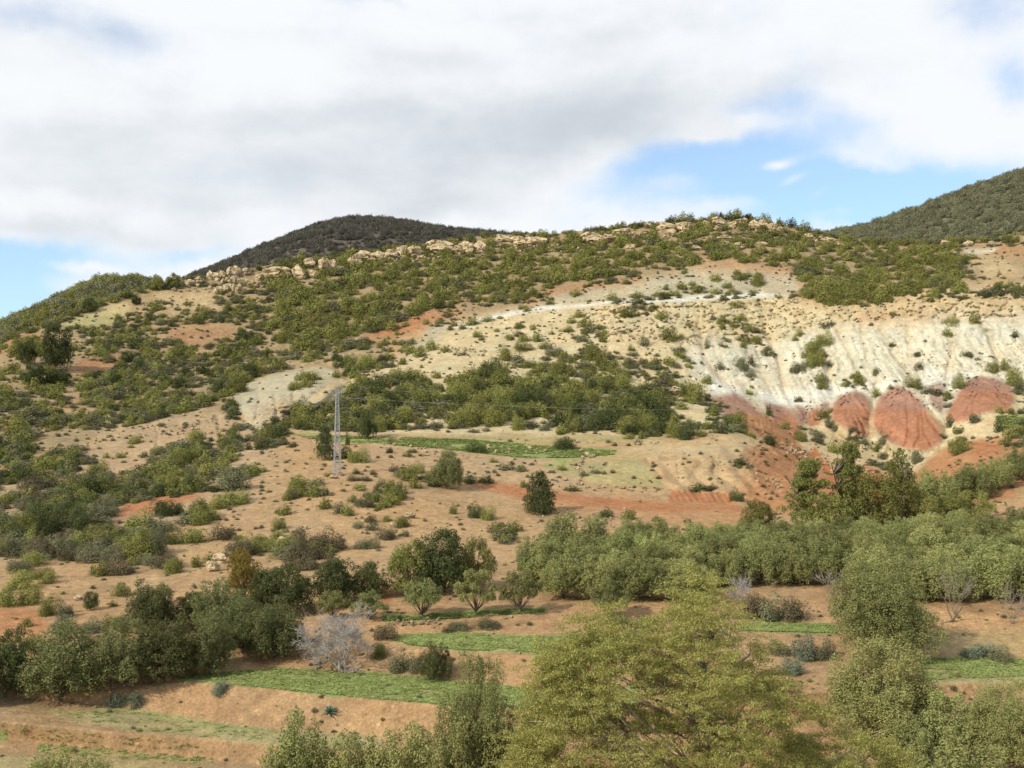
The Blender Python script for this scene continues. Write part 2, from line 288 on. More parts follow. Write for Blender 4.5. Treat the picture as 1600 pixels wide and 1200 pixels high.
# low limestone ledges round the marl slope
for yy, x0, x1 in [(522, 930, 1250), (548, 640, 760), (505, 1290, 1600)]:
    lw = yy + 10 * (fbm(PXg / 30, PXg * 0, PXg * 0 + yy, 3) - .5) - (PXg - x0) * 0.01
    disp -= smooth(PXg, x0, x0 + 40) * (1 - smooth(PXg, x1 - 40, x1)) * 1.3 * smooth(PYg - lw, -3, 1) * (1 - smooth(PYg - lw, 3, 16))
rill = fbm(Xw * .55, Yw * 0, Zw * .045 + 3, 3); rill2 = fbm(Xw * 1.3, Yw * 0, Zw * .10 + 8, 3)
marl2 = soft_poly([(1060, 470), (1700, 455), (1700, 645), (1480, 645), (1300, 650), (1200, 650), (1060, 590)], 5)
disp += marl2 * (.75 * smooth(-np.abs(rill - .5), -.045, 0) + .6 * smooth(-np.abs(rill2 - .5), -.06, 0)) * smooth(PYg, 495, 530)
cap = soft_poly([(900, 474), (1250, 462), (1290, 482), (1480, 455), (1700, 450), (1700, 500), (1480, 502), (1300, 512), (1200, 530), (900, 530)], 4)
crag = np.abs(fbm(Xw / 3.2, Yw / 3.2, Zw / 5, 4) - .5); disp += cap * (2.0 * smooth(-crag, -.06, 0) + 1.5 * n_fine)
disp += hill * (1 - smooth(Yw, 190, 240)) * 0.5 * n_fine
edge_fade = smooth(t, 0, 0.02)[None, :]
Yd = Yg + disp * edge_fade
Xw, Yw, Zw = world(PXg, PYg, Yd)

def ground(px, py):
    px = np.asarray(px, float); py = np.asarray(py, float)
    ci = np.interp(px, cols, np.arange(NC)); c0 = np.clip(ci.astype(int), 0, NC - 2); fc = ci - c0
    def at(c):
        s = sky_py[c]; rt = np.clip((py - s) / (1250 - s), 0, 1) * (NR - 1); r0 = np.clip(rt.astype(int), 0, NR - 2); fr = rt - r0
        return Yd[c, r0] * (1 - fr) + Yd[c, r0 + 1] * fr
    Y = at(c0) * (1 - fc) + at(c0 + 1) * fc
    return (px - CX) / F * Y, Y, -(np.maximum(py, np.interp(px, cols, sky_py)) - CY) / F * Y

# ---- soil colours: which earth, marl, grass lies where
C = {'dome': (0.385, 0.190, 0.112), 'tan': (0.43, 0.295, 0.160), 'red': (0.41, 0.165, 0.075), 'orange': (0.43, 0.228, 0.112), 'marl': (0.54, 0.455, 0.275), 'white': (0.62, 0.60, 0.475), 'purple': (0.34, 0.205, 0.150),
     'green': (0.255, 0.315, 0.11), 'drygrass': (0.37, 0.34, 0.165), 'clay': (0.43, 0.39, 0.27), 'brown': (0.36, 0.262, 0.145), 'scrubsoil': (0.34, 0.26, 0.15), 'pink': (0.43, 0.318, 0.195), 'snow': (0.66, 0.645, 0.55), 'wheat': (0.50, 0.385, 0.22)}
colr = np.empty(PXg.shape + (3,), np.float32); colr[:] = C['tan']
def paint(name, poly, k=2, a=1.0):
    m = (soft_poly(poly, k) * a)[..., None]; colr[:] = colr * (1 - m) + np.array(C[name], np.float32) * m
paint('scrubsoil', [(-3500, 300), (4500, 200), (4500, 470), (1600, 450), (1250, 440), (1130, 405), (1000, 440), (850, 480), (650, 500), (560, 600), (400, 640), (300, 700), (-3500, 760)], 5)
paint('pink', [(150, 660), (380, 640), (420, 740), (380, 800), (0, 880), (-60, 800), (100, 720)], 6, .8)
paint('red', [(255, 512), (360, 505), (370, 525), (300, 545), (265, 535)], 5, .35)
paint('red', [(130, 555), (200, 555), (190, 575), (140, 590), (110, 575)], 5, .5); paint('orange', [(40, 625), (200, 615), (200, 632), (90, 640)], 4, .45); paint('orange', [(0, 655), (30, 655), (20, 672), (0, 670)], 2, .7)
paint('orange', [(0, 530), (60, 520), (70, 545), (0, 560)], 3, .6)
paint('red', [(200, 775), (250, 770), (330, 770), (250, 800), (180, 815), (170, 830), (190, 795)], 3, .75)
paint('drygrass', [(90, 505), (150, 480), (200, 470), (195, 495), (170, 508), (105, 515)], 2); paint('wheat', [(130, 490), (190, 466), (205, 480), (150, 496)], 2, .6)
paint('wheat', [(240, 460), (330, 455), (350, 480), (260, 490)], 3, .7)
paint('marl', [(430, 660), (520, 600), (570, 590), (640, 545), (700, 512), (760, 497), (830, 480), (1000, 465), (1200, 455), (1290, 480), (1370, 478), (1480, 450), (1800, 450), (1800, 700), (1560, 640), (1560, 720), (1380, 760), (1260, 720), (1180, 680), (1000, 695), (860, 695), (700, 690), (520, 690)], 5)
paint('red', [(560, 520), (640, 490), (720, 478), (700, 500), (640, 520), (580, 535)], 4, .6)
paint('red', [(820, 470), (860, 450), (1000, 432), (1000, 442), (880, 462), (830, 484)], 3, .5)
paint('clay', [(640, 540), (680, 505), (830, 480), (860, 462), (1000, 440), (1130, 412), (1240, 424), (1250, 458), (1000, 467), (830, 482), (700, 512), (660, 555)], 4)
paint('orange', [(1080, 425), (1130, 405), (1240, 415), (1245, 432), (1130, 425)], 3, .5)
paint('snow', [(690, 512), (830, 480), (920, 473), (1000, 467), (1060, 465), (1180, 456), (1240, 462), (1180, 464), (1060, 472), (1000, 472), (920, 478), (830, 486), (720, 512)], 1)
paint('wheat', [(1290, 480), (1370, 478), (1480, 450), (1600, 450), (1700, 455), (1700, 495), (1500, 490), (1380, 505), (1300, 510)], 4, .7)
paint('orange', [(1340, 492), (1600, 492), (1600, 500), (1400, 512), (1340, 508)], 3, .35)
paint('orange', [(1510, 385), (1700, 380), (1700, 405), (1560, 402)], 3, .6); paint('wheat', [(1510, 395), (1560, 405), (1600, 430), (1540, 440)], 3, .6); paint('white', [(1505, 390), (1560, 388), (1550, 396), (1510, 396)], 1, .7)
paint('white', [(1060, 545), (1110, 530), (1180, 540), (1290, 515), (1400, 510), (1500, 495), (1700, 500), (1700, 600), (1580, 605), (1480, 645), (1300, 640), (1240, 650), (1160, 620), (1090, 600)], 8, .85)
gm_ = (gmask * smooth(PXg, 1060, 1100) * smooth(-PYg, -640, -600) * .35)[..., None]; colr[:] = colr * (1 - gm_) + np.array(C['wheat'], np.float32) * gm_
paint('snow', [(1100, 600), (1130, 598), (1160, 612), (1170, 622), (1130, 618), (1112, 622)], 2); paint('snow', [(1180, 612), (1230, 610), (1300, 600), (1330, 600), (1400, 590), (1405, 604), (1370, 620), (1340, 612), (1300, 632), (1240, 640), (1200, 630)], 3)
paint('snow', [(1440, 575), (1480, 580), (1540, 585), (1500, 600), (1480, 612), (1445, 605)], 3, .8); paint('snow', [(1480, 645), (1486, 600), (1500, 590)], 2)
paint('purple', [(1112, 622), (1150, 614), (1200, 648), (1235, 690), (1262, 715), (1240, 716), (1190, 678), (1130, 655)], 2)
paint('orange', [(1146, 640), (1200, 648), (1240, 682), (1268, 714), (1240, 722), (1205, 702), (1160, 674)], 2); paint('purple', [(1195, 635), (1260, 640), (1290, 635), (1290, 655), (1250, 668), (1225, 650)], 2, .8)
for (cy, ry, e) in [(648, 36, [(1303, 660), (1301, 640), (1312, 620), (1325, 613), (1342, 614), (1356, 628), (1363, 648), (1356, 668), (1364, 682), (1345, 684), (1325, 672)]),
                    (657, 56, [(1364, 668), (1364, 642), (1375, 622), (1392, 608), (1406, 602), (1424, 611), (1442, 628), (1458, 648), (1469, 664), (1471, 684), (1462, 698), (1440, 706), (1412, 700), (1388, 690)]),
                    (628, 44, [(1477, 656), (1484, 634), (1500, 612), (1516, 596), (1535, 589), (1562, 594), (1583, 608), (1585, 625), (1580, 640), (1555, 643), (1530, 646), (1512, 658), (1494, 660)])]:
    paint('dome', e, 2)
    q = soft_poly(e, 1) * smooth(-(PYg + 8 * (n_mid * 2)), -(cy - ry * 0.25), -(cy - ry * 0.5)); colr[:] = colr * (1 - q[..., None] * .85) + np.array(C['purple'], np.float32) * q[..., None] * .85
paint('purple', [(1446, 603), (1474, 598), (1479, 625), (1474, 645), (1464, 640), (1452, 622)], 1, .8)
paint('dome', [(1196, 628), (1222, 638), (1250, 666), (1264, 690), (1244, 694), (1212, 664)], 1); paint('purple', [(1194, 624), (1222, 634), (1236, 650), (1206, 650)], 1, .8); paint('purple', [(1240, 634), (1258, 640), (1258, 658), (1244, 654)], 1); paint('dome', [(1262, 646), (1284, 638), (1286, 664), (1268, 670)], 1); paint('purple', [(1284, 632), (1300, 628), (1302, 650), (1286, 650)], 1, .7)
paint('red', [(1180, 700), (1260, 712), (1310, 720), (1370, 730), (1420, 750), (1420, 800), (1180, 800)], 3, .75); paint('wheat', [(1255, 690), (1300, 665), (1350, 690), (1410, 735), (1380, 745), (1300, 745)], 4, .55); paint('red', [(1262, 712), (1272, 696), (1282, 712), (1300, 735), (1330, 745), (1300, 750), (1270, 730)], 1); paint('red', [(1350, 725), (1380, 735), (1392, 752), (1352, 752)], 1)
paint('orange', [(1420, 750), (1450, 715), (1490, 690), (1530, 686), (1600, 676), (1900, 660), (1900, 790), (1600, 770), (1500, 800), (1400, 800)], 2)
paint('wheat', [(1490, 682), (1540, 650), (1600, 645), (1600, 680), (1540, 690)], 3, .6); paint('green', [(1556, 650), (1900, 640), (1900, 668), (1562, 670)], 1, .75)
paint('red', [(1520, 690), (1565, 684), (1560, 706), (1524, 718)], 2, .5); paint('drygrass', [(1580, 760), (1700, 750), (1700, 775), (1590, 775)], 2, .5)
# the terrace with its two green strips, the pale spur, red bank and track
paint('tan', [(440, 675), (1000, 682), (1130, 670), (1210, 690), (1150, 712), (1020, 720), (1040, 775), (700, 760), (440, 745)], 2)
paint('pink', [(600, 690), (740, 700), (920, 720), (900, 760), (700, 745), (520, 735)], 3, .6)
paint('green', [(455, 678), (560, 684), (640, 686), (720, 684), (770, 690), (960, 702), (960, 712), (900, 716), (820, 716), (740, 706), (680, 699), (560, 692), (490, 686)], 1)
paint('drygrass', [(700, 678), (900, 682), (1060, 686), (1075, 690), (960, 693), (860, 690), (760, 692)], 1, .8); paint('drygrass', [(850, 700), (1010, 700), (1060, 706), (1010, 716), (900, 716)], 2, .55)
paint('drygrass', [(855, 718), (905, 718), (905, 745), (880, 742), (850, 728)], 1, .8); paint('green', [(868, 716), (890, 716), (888, 727), (870, 725)], 1, .7); paint('green', [(850, 724), (864, 724), (862, 731), (850, 730)], 1, .7)
paint('drygrass', [(915, 722), (1000, 718), (1038, 762), (960, 762), (913, 752)], 2, .85)
paint('wheat', [(1000, 692), (1080, 690), (1150, 672), (1200, 690), (1150, 708), (1030, 712), (960, 712)], 3)
paint('orange', [(1165, 705), (1200, 690), (1240, 700), (1290, 740), (1290, 800), (1180, 800), (1150, 755)], 3, .85); paint('red', [(1046, 768), (1150, 770), (1150, 788), (1046, 784)], 1, .8); paint('wheat', [(1030, 716), (1150, 712), (1180, 740), (1160, 765), (1060, 762)], 4, .45)
paint('red', [(705, 752), (760, 752), (880, 770), (1000, 782), (1160, 790), (1165, 800), (1000, 800), (840, 785), (760, 765)], 2, .75)
paint('orange', [(800, 790), (1000, 795), (1170, 795), (1180, 825), (980, 818), (860, 800)], 4, .4)
paint('red', [(0, 945), (60, 955), (75, 985), (0, 1005), (-60, 1000)], 3, .6); paint('red', [(585, 905), (615, 920), (610, 945), (590, 940)], 2, .7)
paint('clay', [(540, 608), (548, 604), (545, 630), (500, 650), (478, 648)], 2, .9); paint('clay', [(380, 655), (420, 650), (425, 672), (385, 672)], 2, .9); paint('clay', [(352, 608), (440, 582), (500, 573), (526, 580), (528, 592), (480, 628), (450, 655), (385, 650), (360, 620)], 1, 1); paint('orange', [(390, 628), (470, 618), (455, 652), (395, 655)], 4, .25)
paint('clay', [(0, 790), (0, 760), (60, 745), (110, 750), (60, 800), (20, 822)], 4, .35)
# bottom fields
paint('orange', [(-400, 940), (2200, 900), (2200, 1260), (-400, 1260)], 8, .25)
paint('green', [(265, 1055), (420, 1044), (560, 1048), (700, 1062), (840, 1076), (1000, 1075), (1000, 1106), (840, 1108), (700, 1103), (560, 1091), (420, 1077), (290, 1064)], 1, .85)
paint('drygrass', [(420, 1060), (560, 1064), (680, 1078), (640, 1088), (540, 1084), (430, 1072)], 2, .7); paint('drygrass', [(290, 1056), (400, 1060), (400, 1072), (300, 1064)], 1, .5)
paint('green', [(598, 993), (720, 988), (860, 994), (1000, 990), (1000, 1016), (860, 1022), (720, 1017), (640, 1009)], 1); paint('drygrass', [(740, 1010), (870, 1008), (870, 1022), (760, 1020)], 1, .7)
paint('green', [(600, 960), (720, 955), (850, 948), (860, 955), (720, 966), (600, 972)], 1, .8)
paint('green', [(1150, 974), (1210, 971), (1300, 974), (1310, 990), (1200, 989), (1150, 984)], 1)
paint('drygrass', [(1380, 985), (1600, 985), (1800, 990), (1800, 1025), (1600, 1025), (1420, 1020)], 3, .45); paint('green', [(1430, 1026), (1600, 1030), (1800, 1033), (1800, 1040), (1560, 1044), (1450, 1040)], 1, .75)
paint('drygrass', [(1420, 1036), (1600, 1040), (1800, 1045), (1800, 1068), (1600, 1068), (1440, 1070)], 1, .85)
paint('brown', [(-400, 1083), (170, 1092), (200, 1106), (430, 1142), (600, 1152), (600, 1172), (430, 1163), (170, 1143), (-400, 1125)], 1, .7)
paint('drygrass', [(60, 1110), (200, 1108), (430, 1141), (600, 1151), (600, 1172), (430, 1163), (200, 1142)], 2, .8)
paint('green', [(170, 1101), (230, 1108), (330, 1128), (430, 1142), (430, 1148), (300, 1134), (200, 1112)], 1, .4)
paint('brown', [(-400, 1153), (170, 1175), (300, 1187), (430, 1198), (430, 1260), (-400, 1260)], 2, .6); paint('drygrass', [(-400, 1170), (170, 1186), (400, 1206), (400, 1260), (-400, 1260)], 3, .6)
paint('green', [(-20, 1140), (10, 1140), (12, 1160), (-20, 1160)], 2, .8); paint('green', [(60, 1160), (200, 1176), (330, 1188), (330, 1194), (200, 1184), (60, 1170)], 2, .45)
streak = fbm(Xw * .5, Yw * 0, Zw * .06, 3); dm = soft_poly([(1100, 600), (1590, 585), (1590, 710), (1100, 710)], 4); colr *= (1 + dm * (streak - .5) * .5)[..., None]
# natural variation (wear, patches of earth) in the colour itself
vv = 0.82 + 0.36 * fbm(Xw / 3.2, Yw / 3.2, Zw / 3.2, 4)
dirt = fbm(Xw / .9, Yw / .9, Zw / .9, 2); colr *= (vv * (.86 + .28 * dirt))[..., None] * 0.80
gm = fbm(Xw / 5 + 30, Yw / 12, Zw / 5, 3); colr[..., 0] *= 0.93 + 0.16 * gm; colr[..., 2] *= 1.08 - 0.16 * gm

rows_y = [1330, 1400, 1500, 1620, 1715, 1900, 2200, 2800, 3600, 4400]
back = [(12, -3), (30, -10), (60, -22), (110, -45), (200, -85)]
Vb, Cb = [], []
for dy, dz in reversed(back):
    x0, y0, z0 = Xw[:, 0], Yw[:, 0], Zw[:, 0]; k_ = (y0 + dy) / y0
    Vb.append(np.stack([x0 * k_, y0 + dy, np.maximum(z0 + dz, -34)], 1)); Cb.append(colr[:, 0])
Vm = [np.stack([Xw[:, r], Yw[:, r], Zw[:, r]], 1) for r in range(NR)]; Cm = [colr[:, r] for r in range(NR)]
Vf, Cf = [], []
for yy in rows_y:
    Y = np.full(NC, np.interp(yy, [1250, 1400, 1715, 4400], [1 / 72, 1 / 51, 1 / 20, 1 / 2.0])) ** -1
    x, y, z = world(cols, np.full(NC, yy), Y); Vf.append(np.stack([x, y, z], 1)); Cf.append(colr[:, -1] * 0 + np.array(C['tan'], np.float32))
V = np.concatenate(Vb + Vm + Vf); CC = np.concatenate(Cb + Cm + Cf)
NRT = len(V) // NC
ii = (np.arange(NRT - 1)[:, None] * NC + np.arange(NC - 1)[None, :]).ravel()
faces = np.stack([ii, ii + NC, ii + NC + 1, ii + 1], 1)
me = mesh_np('hillside', V, faces, 4, True)
ca = me.color_attributes.new('soil', 'FLOAT_COLOR', 'POINT'); ca.data.foreach_set('color', np.concatenate([CC, np.ones((len(CC), 1), np.float32)], 1).astype(np.float32).ravel())
def soil_mat():
    m = bpy.data.materials.new('hillside_soil'); nt, N, L = nodes_of(m)
    out = N.new('ShaderNodeOutputMaterial'); p = N.new('ShaderNodeBsdfPrincipled'); L.new(p.outputs[0], out.inputs[0]); p.inputs['Roughness'].default_value = 1; p.inputs['Specular IOR Level'].default_value = 0.05
    at = N.new('ShaderNodeAttribute'); at.attribute_name = 'soil'; tc = N.new('ShaderNodeTexCoord')
    def noise(sc, d):
        n = N.new('ShaderNodeTexNoise'); n.inputs['Scale'].default_value = sc; n.inputs['Detail'].default_value = d; n.inputs['Roughness'].default_value = 0.7; L.new(tc.outputs['Object'], n.inputs['Vector']); return n
    n1 = noise(0.9, 8); n2 = noise(0.12, 5); n3 = noise(4.5, 5)
    def mr(s, a, b, lo=0.3, hi=0.7):
        r = N.new('ShaderNodeMapRange'); L.new(s, r.inputs[0]); r.inputs[1].default_value = lo; r.inputs[2].default_value = hi; r.inputs[3].default_value = a; r.inputs[4].default_value = b; return r.outputs[0]
    mu = N.new('ShaderNodeMath'); mu.operation = 'MULTIPLY'; L.new(mr(n1.outputs['Fac'], 0.74, 1.24), mu.inputs[0]); L.new(mr(n2.outputs['Fac'], 0.90, 1.10), mu.inputs[1])
    v = N.new('ShaderNodeTexVoronoi'); v.inputs['Scale'].default_value = 1.1; L.new(tc.outputs['Object'], v.inputs['Vector'])
    st = mr(v.outputs['Distance'], 1.28, 1.0, 0.1, 0.22)
    mu2 = N.new('ShaderNodeMath'); mu2.operation = 'MULTIPLY'; L.new(mu.outputs[0], mu2.inputs[0]); L.new(st, mu2.inputs[1])
    vm = N.new('ShaderNodeVectorMath'); vm.operation = 'SCALE'; L.new(at.outputs['Color'], vm.inputs[0]); mu3 = N.new('ShaderNodeMath'); mu3.operation = 'MULTIPLY'; L.new(mu2.outputs[0], mu3.inputs[0]); L.new(mr(n3.outputs['Fac'], 0.70, 1.28), mu3.inputs[1]); L.new(mu3.outputs[0], vm.inputs['Scale']); L.new(vm.outputs[0], p.inputs['Base Color'])
    b = N.new('ShaderNodeBump'); b.inputs['Strength'].default_value = 0.8; b.inputs['Distance'].default_value = 0.45; L.new(n1.outputs['Fac'], b.inputs['Height']); L.new(b.outputs[0], p.inputs['Normal'])
    return m
terrain = new_obj('hillside', me, soil_mat()); tag(terrain, 'scrubby hillside of tan, red and white earth above terraced green fields', 'hillside', kind='structure')
bm_v = [(-9000, -3000, -36), (9000, -3000, -36), (9000, 12000, -36), (-9000, 12000, -36)]
gr = new_obj('ground', mesh_np('ground', bm_v, [[0, 1, 2, 3]], 4), rough_mat('plain_earth', (0.25, 0.19, 0.11), (0.34, 0.25, 0.15), 0.05)); tag(gr, 'brown plain of bare earth spreading out around the foot of the hills', 'ground', kind='structure')

# ---- distant hills
def far_hill(name, label, ridge, ydist, depth, foot_y, mat, seed):
    xs = np.linspace(ridge[0][0], ridge[-1][0], 260); top = lin(ridge, xs); R = 60
    tt = np.linspace(-1, 1, 2 * R)
    Vs = []
    X0 = (xs - CX) / F * ydist; Z0 = -(top - CY) / F * ydist
    for s in tt:
        y = ydist + s * depth; f = 1 - abs(s) ** 1.25
        z = -40 + (Z0 + 40) * f
        x = X0 * (1 + 0.0 * s)
        nz = (fbm(x / 90 + seed, np.full_like(x, y / 90), z * 0, 4) - .5) * 34 * min(1, abs(s) * 3) * f
        Vs.append(np.stack([x, np.full_like(x, y), z + nz], 1))
    V = np.concatenate(Vs); n = len(xs); i = (np.arange(2 * R - 1)[:, None] * n + np.arange(n - 1)[None, :]).ravel()
    o = new_obj(name, mesh_np(name, V, np.stack([i, i + 1, i + n + 1, i + n], 1), 4, True), mat); tag(o, label, 'hill', kind='structure')
    return V.reshape(2 * R, n, 3)
M_hill1 = rough_mat('cloud_shaded_hill_earth', (0.09, 0.072, 0.062), (0.115, 0.090, 0.076), 0.03)  # cloud shadow lying on this hill is put into its earth colour
M_hill2 = rough_mat('green_hill_earth', (0.10, 0.10, 0.06), (0.14, 0.135, 0.08), 0.03)
H1 = far_hill('distant_hill', 'rounded hill behind the limestone crest, coloured dark for cloud shadow', [(60, 560), (200, 500), (330, 425), (380, 405), (430, 382), (480, 360), (520, 347), (560, 341), (610, 344), (660, 352), (720, 360), (780, 366), (850, 370), (950, 400), (1100, 450), (1250, 520)], 1150, 500, 0, M_hill1, 3)
H2 = far_hill('distant_hill', 'grey-green mountain flank rising to the right edge', [(1000, 470), (1150, 410), (1290, 366), (1350, 354), (1400, 338), (1450, 320), (1500, 300), (1550, 284), (1600, 266), (1750, 225), (1950, 190), (2200, 230), (2500, 380)], 950, 420, 0, M_hill2, 8)
H3 = far_hill('distant_hill', 'wooded shoulder behind the left end of the ridge', [(-600, 640), (-200, 590), (0, 520), (50, 500), (90, 476), (130, 452), (160, 438), (210, 436), (250, 444), (300, 470), (400, 520), (520, 600)], 560, 200, 0, M_hill2, 5)

# ------------------------------------------------------------------ plant prototypes
def leaves(pos, nrm, size, elong=1.7, rs=None):
    rs = rs or rng; n = len(pos)
    nrm = nrm / (np.linalg.norm(nrm, axis=1, keepdims=True) + 1e-9)
    r = rs.normal(size=(n, 3)); tg = np.cross(nrm, r); tg /= np.linalg.norm(tg, axis=1, keepdims=True) + 1e-9; bt = np.cross(nrm, tg)
    s = size * (0.6 + 0.8 * rs.random((n, 1)))
    V = np.stack([pos - tg * s * elong * .5, pos - bt * s * .42 + tg * s * .05, pos + tg * s * elong * .5, pos + bt * s * .42 + tg * s * .05], 1).reshape(-1, 3)
    return V, np.arange(4 * n).reshape(n, 4)
def cloud(blobs, n, size, rs, elong=1.7, jit=0.6, up=0.25, floor=None, shell=0.75):
    B = np.array([b[:6] for b in blobs], float); w = (B[:, 3] * B[:, 4] + B[:, 3] * B[:, 5]); w /= w.sum()
    k = rs.choice(len(B), n, p=w); d = rs.normal(size=(n, 3)); d[:, 2] += 0.25; d /= np.linalg.norm(d, axis=1, keepdims=True)
    rr = shell + (1.08 - shell) * rs.random((n, 1)) ** 0.7; pos = B[k, :3] + d * B[k, 3:6] * rr
    if floor is not None: pos[:, 2] = np.maximum(pos[:, 2], floor + 0.04 * rs.random(n))
    nr = d / B[k, 3:6]; nr /= np.linalg.norm(nr, axis=1, keepdims=True); nr = nr + rs.normal(size=(n, 3)) * jit * .6 + np.array([0, 0, up])
    return leaves(pos, nr, size, elong, rs)
def shrub_mesh(seed, n=950, kind='dome', lf=.055):
    rs = np.random.default_rng(seed); bl = []
    nb = rs.integers(9, 15)
    for i in range(nb):
        a = rs.random() * 6.28; q = rs.random() ** .6 * .34; r = 0.13 + 0.09 * rs.random()
        z = (0.62 - 1.1 * q) * (0.45 + 0.7 * rs.random()) if kind == 'dome' else (0.35 + .2 * rs.random()) * (1 - q)
        bl.append((q * math.cos(a), q * math.sin(a), max(z, r * .7), r, r, r * (1.25 + .4 * rs.random())))
        bl.append((q * .9 * math.cos(a), q * .9 * math.sin(a), r * .7, r, r, r))
    V, Fc = cloud(bl, n, lf, rs, 1.5, .5, .3, 0.0, .7)
    m = V.max(0); V[:, 2] /= m[2]; V[:, 0] /= (V[:, 0].max() - V[:, 0].min()); V[:, 1] /= (V[:, 1].max() - V[:, 1].min())
    return V, Fc
SHAPES = [shrub_mesh(100 + i) for i in range(6)]
SHM = {}
for p_ in 'gdybsYo':
    SHM[p_] = []
    for i, (V, Fc) in enumerate(SHAPES):
        m_ = mesh_np('shrub_foliage', V, Fc, 4); m_.materials.append(FM[p_]); SHM[p_].append(m_)
BIGSHAPES = [shrub_mesh(200 + i, 4200, lf=.027) for i in range(5)]
SHB = {}
for p_ in 'gdybsYo':
    SHB[p_] = []
    for V, Fc in BIGSHAPES:
        m_ = mesh_np('shrub_foliage', V, Fc, 4); m_.materials.append(FM[p_]); SHB[p_].append(m_)
def tubes(paths, seg=6):
    VV, FF = [], []; off = 0
    for pts, rad in paths:
        pts = np.array(pts, float); n = len(pts)
        for i in range(n):
            d = pts[min(i + 1, n - 1)] - pts[max(i - 1, 0)]; d /= np.linalg.norm(d) + 1e-9
            a = np.cross(d, [0.3, 0.9, 0.1]); a /= np.linalg.norm(a) + 1e-9; b = np.cross(d, a)
            for s in range(seg):
                th = 6.2832 * s / seg; VV.append(pts[i] + rad[i] * (a * math.cos(th) + b * math.sin(th)))
        for i in range(n - 1):
            for s in range(seg):
                FF.append([off + i * seg + s, off + i * seg + (s + 1) % seg, off + (i + 1) * seg + (s + 1) % seg, off + (i + 1) * seg + s])
        off += n * seg
    return np.array(VV), np.array(FF)
def limb(rs, p0, d, length, r0, n=5, wob=.18, grav=0.0, r1=None):
    pts = [np.array(p0, float)]; d = np.array(d, float); d /= np.linalg.norm(d); r1 = r0 * .35 if r1 is None else r1
    for i in range(n):
        d = d + rs.normal(size=3) * wob + np.array([0, 0, grav]); d /= np.linalg.norm(d); pts.append(pts[-1] + d * length / n)
    return pts, list(np.linspace(r0, r1, n + 1)), d
# trees are made 1 m wide and 1 m tall in proportion, then scaled
def tree_meshes(seed, style, n=3600, lf=0.016):
    rs = np.random.default_rng(seed); bl = []; paths = []
    if style == 'olive':        # billowing boughs reaching nearly to the ground on a short forked trunk
        nbig = 21
        for i in range(nbig):
            a = i * 2.4 + rs.random(); q = .10 + .27 * (i / nbig) ** .6 * (.75 + .4 * rs.random()); top = (.98 if i < 3 else rs.uniform(.72, 1.0)) - 1.7 * max(0, q - .08) * (.3 + 1.0 * rs.random()); r = 0.07 + 0.05 * rs.random()
            z = top - r
            while z > .10 + .12 * rs.random():
                bl.append((q * math.cos(a) + rs.normal() * .02, q * math.sin(a) + rs.normal() * .02, z, r, r, r * 1.25)); z -= r * 1.15; r *= rs.uniform(.85, 1.12)
    elif style == 'open':       # airy crown held above a visible forked trunk
        for i in range(44):
            a = rs.random() * 6.28; q = rs.random() ** .5 * .40; z = 0.34 + 0.58 * rs.random() * (1 - q * q * 4); r = 0.05 + 0.06 * rs.random(); bl.append((q * math.cos(a), q * math.sin(a), z, r, r, r * 1.1))
    elif style == 'round':      # dense evergreen
        for i in range(46):
            a = rs.random() * 6.28; q = rs.random() ** .5 * .38; z = 0.10 + 0.78 * rs.random() * (1 - q * q * 3.6)
            r = 0.07 + 0.07 * rs.random(); bl.append((q * math.cos(a), q * math.sin(a), z, r, r, r * 1.1))
    elif style == 'cone':
        for i in range(110):
            z = rs.random() ** 1.1 * 0.92 + .04; rad = .40 * (1 - z) ** .6; a = rs.random() * 6.28; q = rad * (.35 + .7 * rs.random()); r = 0.05 + 0.07 * rs.random() * (1.2 - z)
            bl.append((q * math.cos(a), q * math.sin(a), z, r, r, r * 1.3))
    elif style == 'feathery':   # tall open tree, loose tufts in tiers
        for i in range(150):
            z = 0.08 + rs.random() * 0.90; a = rs.random() * 6.28; q = .42 * rs.random() ** .6 * (1.1 - z * .75) * (.75 + .35 * math.sin(z * 19 + a * 2)); r = 0.022 + 0.04 * rs.random()
            bl.append((q * math.cos(a), q * math.sin(a), z, r * 1.2, r * 1.2, r * .8))
    sub = []
    for b in bl:                # smaller tufts on each bough break the outline
        for k in range(11):
            d = rs.normal(size=3); d[2] = abs(d[2]) * 1.1 - .3; d /= np.linalg.norm(d); r = b[3] * (.26 + .26 * rs.random())
            sub.append((b[0] + d[0] * b[3], b[1] + d[1] * b[4], b[2] + d[2] * b[5], r, r, r * 1.3))
    V, Fc = cloud(bl, n // 5, lf, rs, 1.6, .42, .15, None, .78)
    V2, F2 = cloud(sub, n - n // 5, lf, rs, 1.6, .45, .2, None, .72); Fc = np.concatenate([Fc, F2 + len(V)]); V = np.concatenate([V, V2])
    pts, rad, d = limb(rs, (0, 0, -0.04), (0, 0, 1), .36 if style in ('olive', 'round', 'open') else .9, .032 if style != 'feathery' else .018, 6, .10)
    paths.append((pts, rad))
    for b in bl[::3]:
        st = pts[2] if style in ('olive', 'round', 'open') else pts[min(5, int(b[2] * 6))]
        st = np.array(st); e = np.array(b[:3]); mid = (st + e) / 2 + rs.normal(size=3) * .03
        paths.append(([st, mid, e], [.014, .008, .003]))
    mn, mx = V.min(0), V.max(0); sx = 1.04 / (mx[0] - mn[0]); sz_ = 1.02 / mx[2]
    V = V * [sx, sx, sz_]; TV, TF = tubes(paths, 5); TV = TV * [sx, sx, sz_]
    return (V, Fc), (TV, TF)
TREES = {}
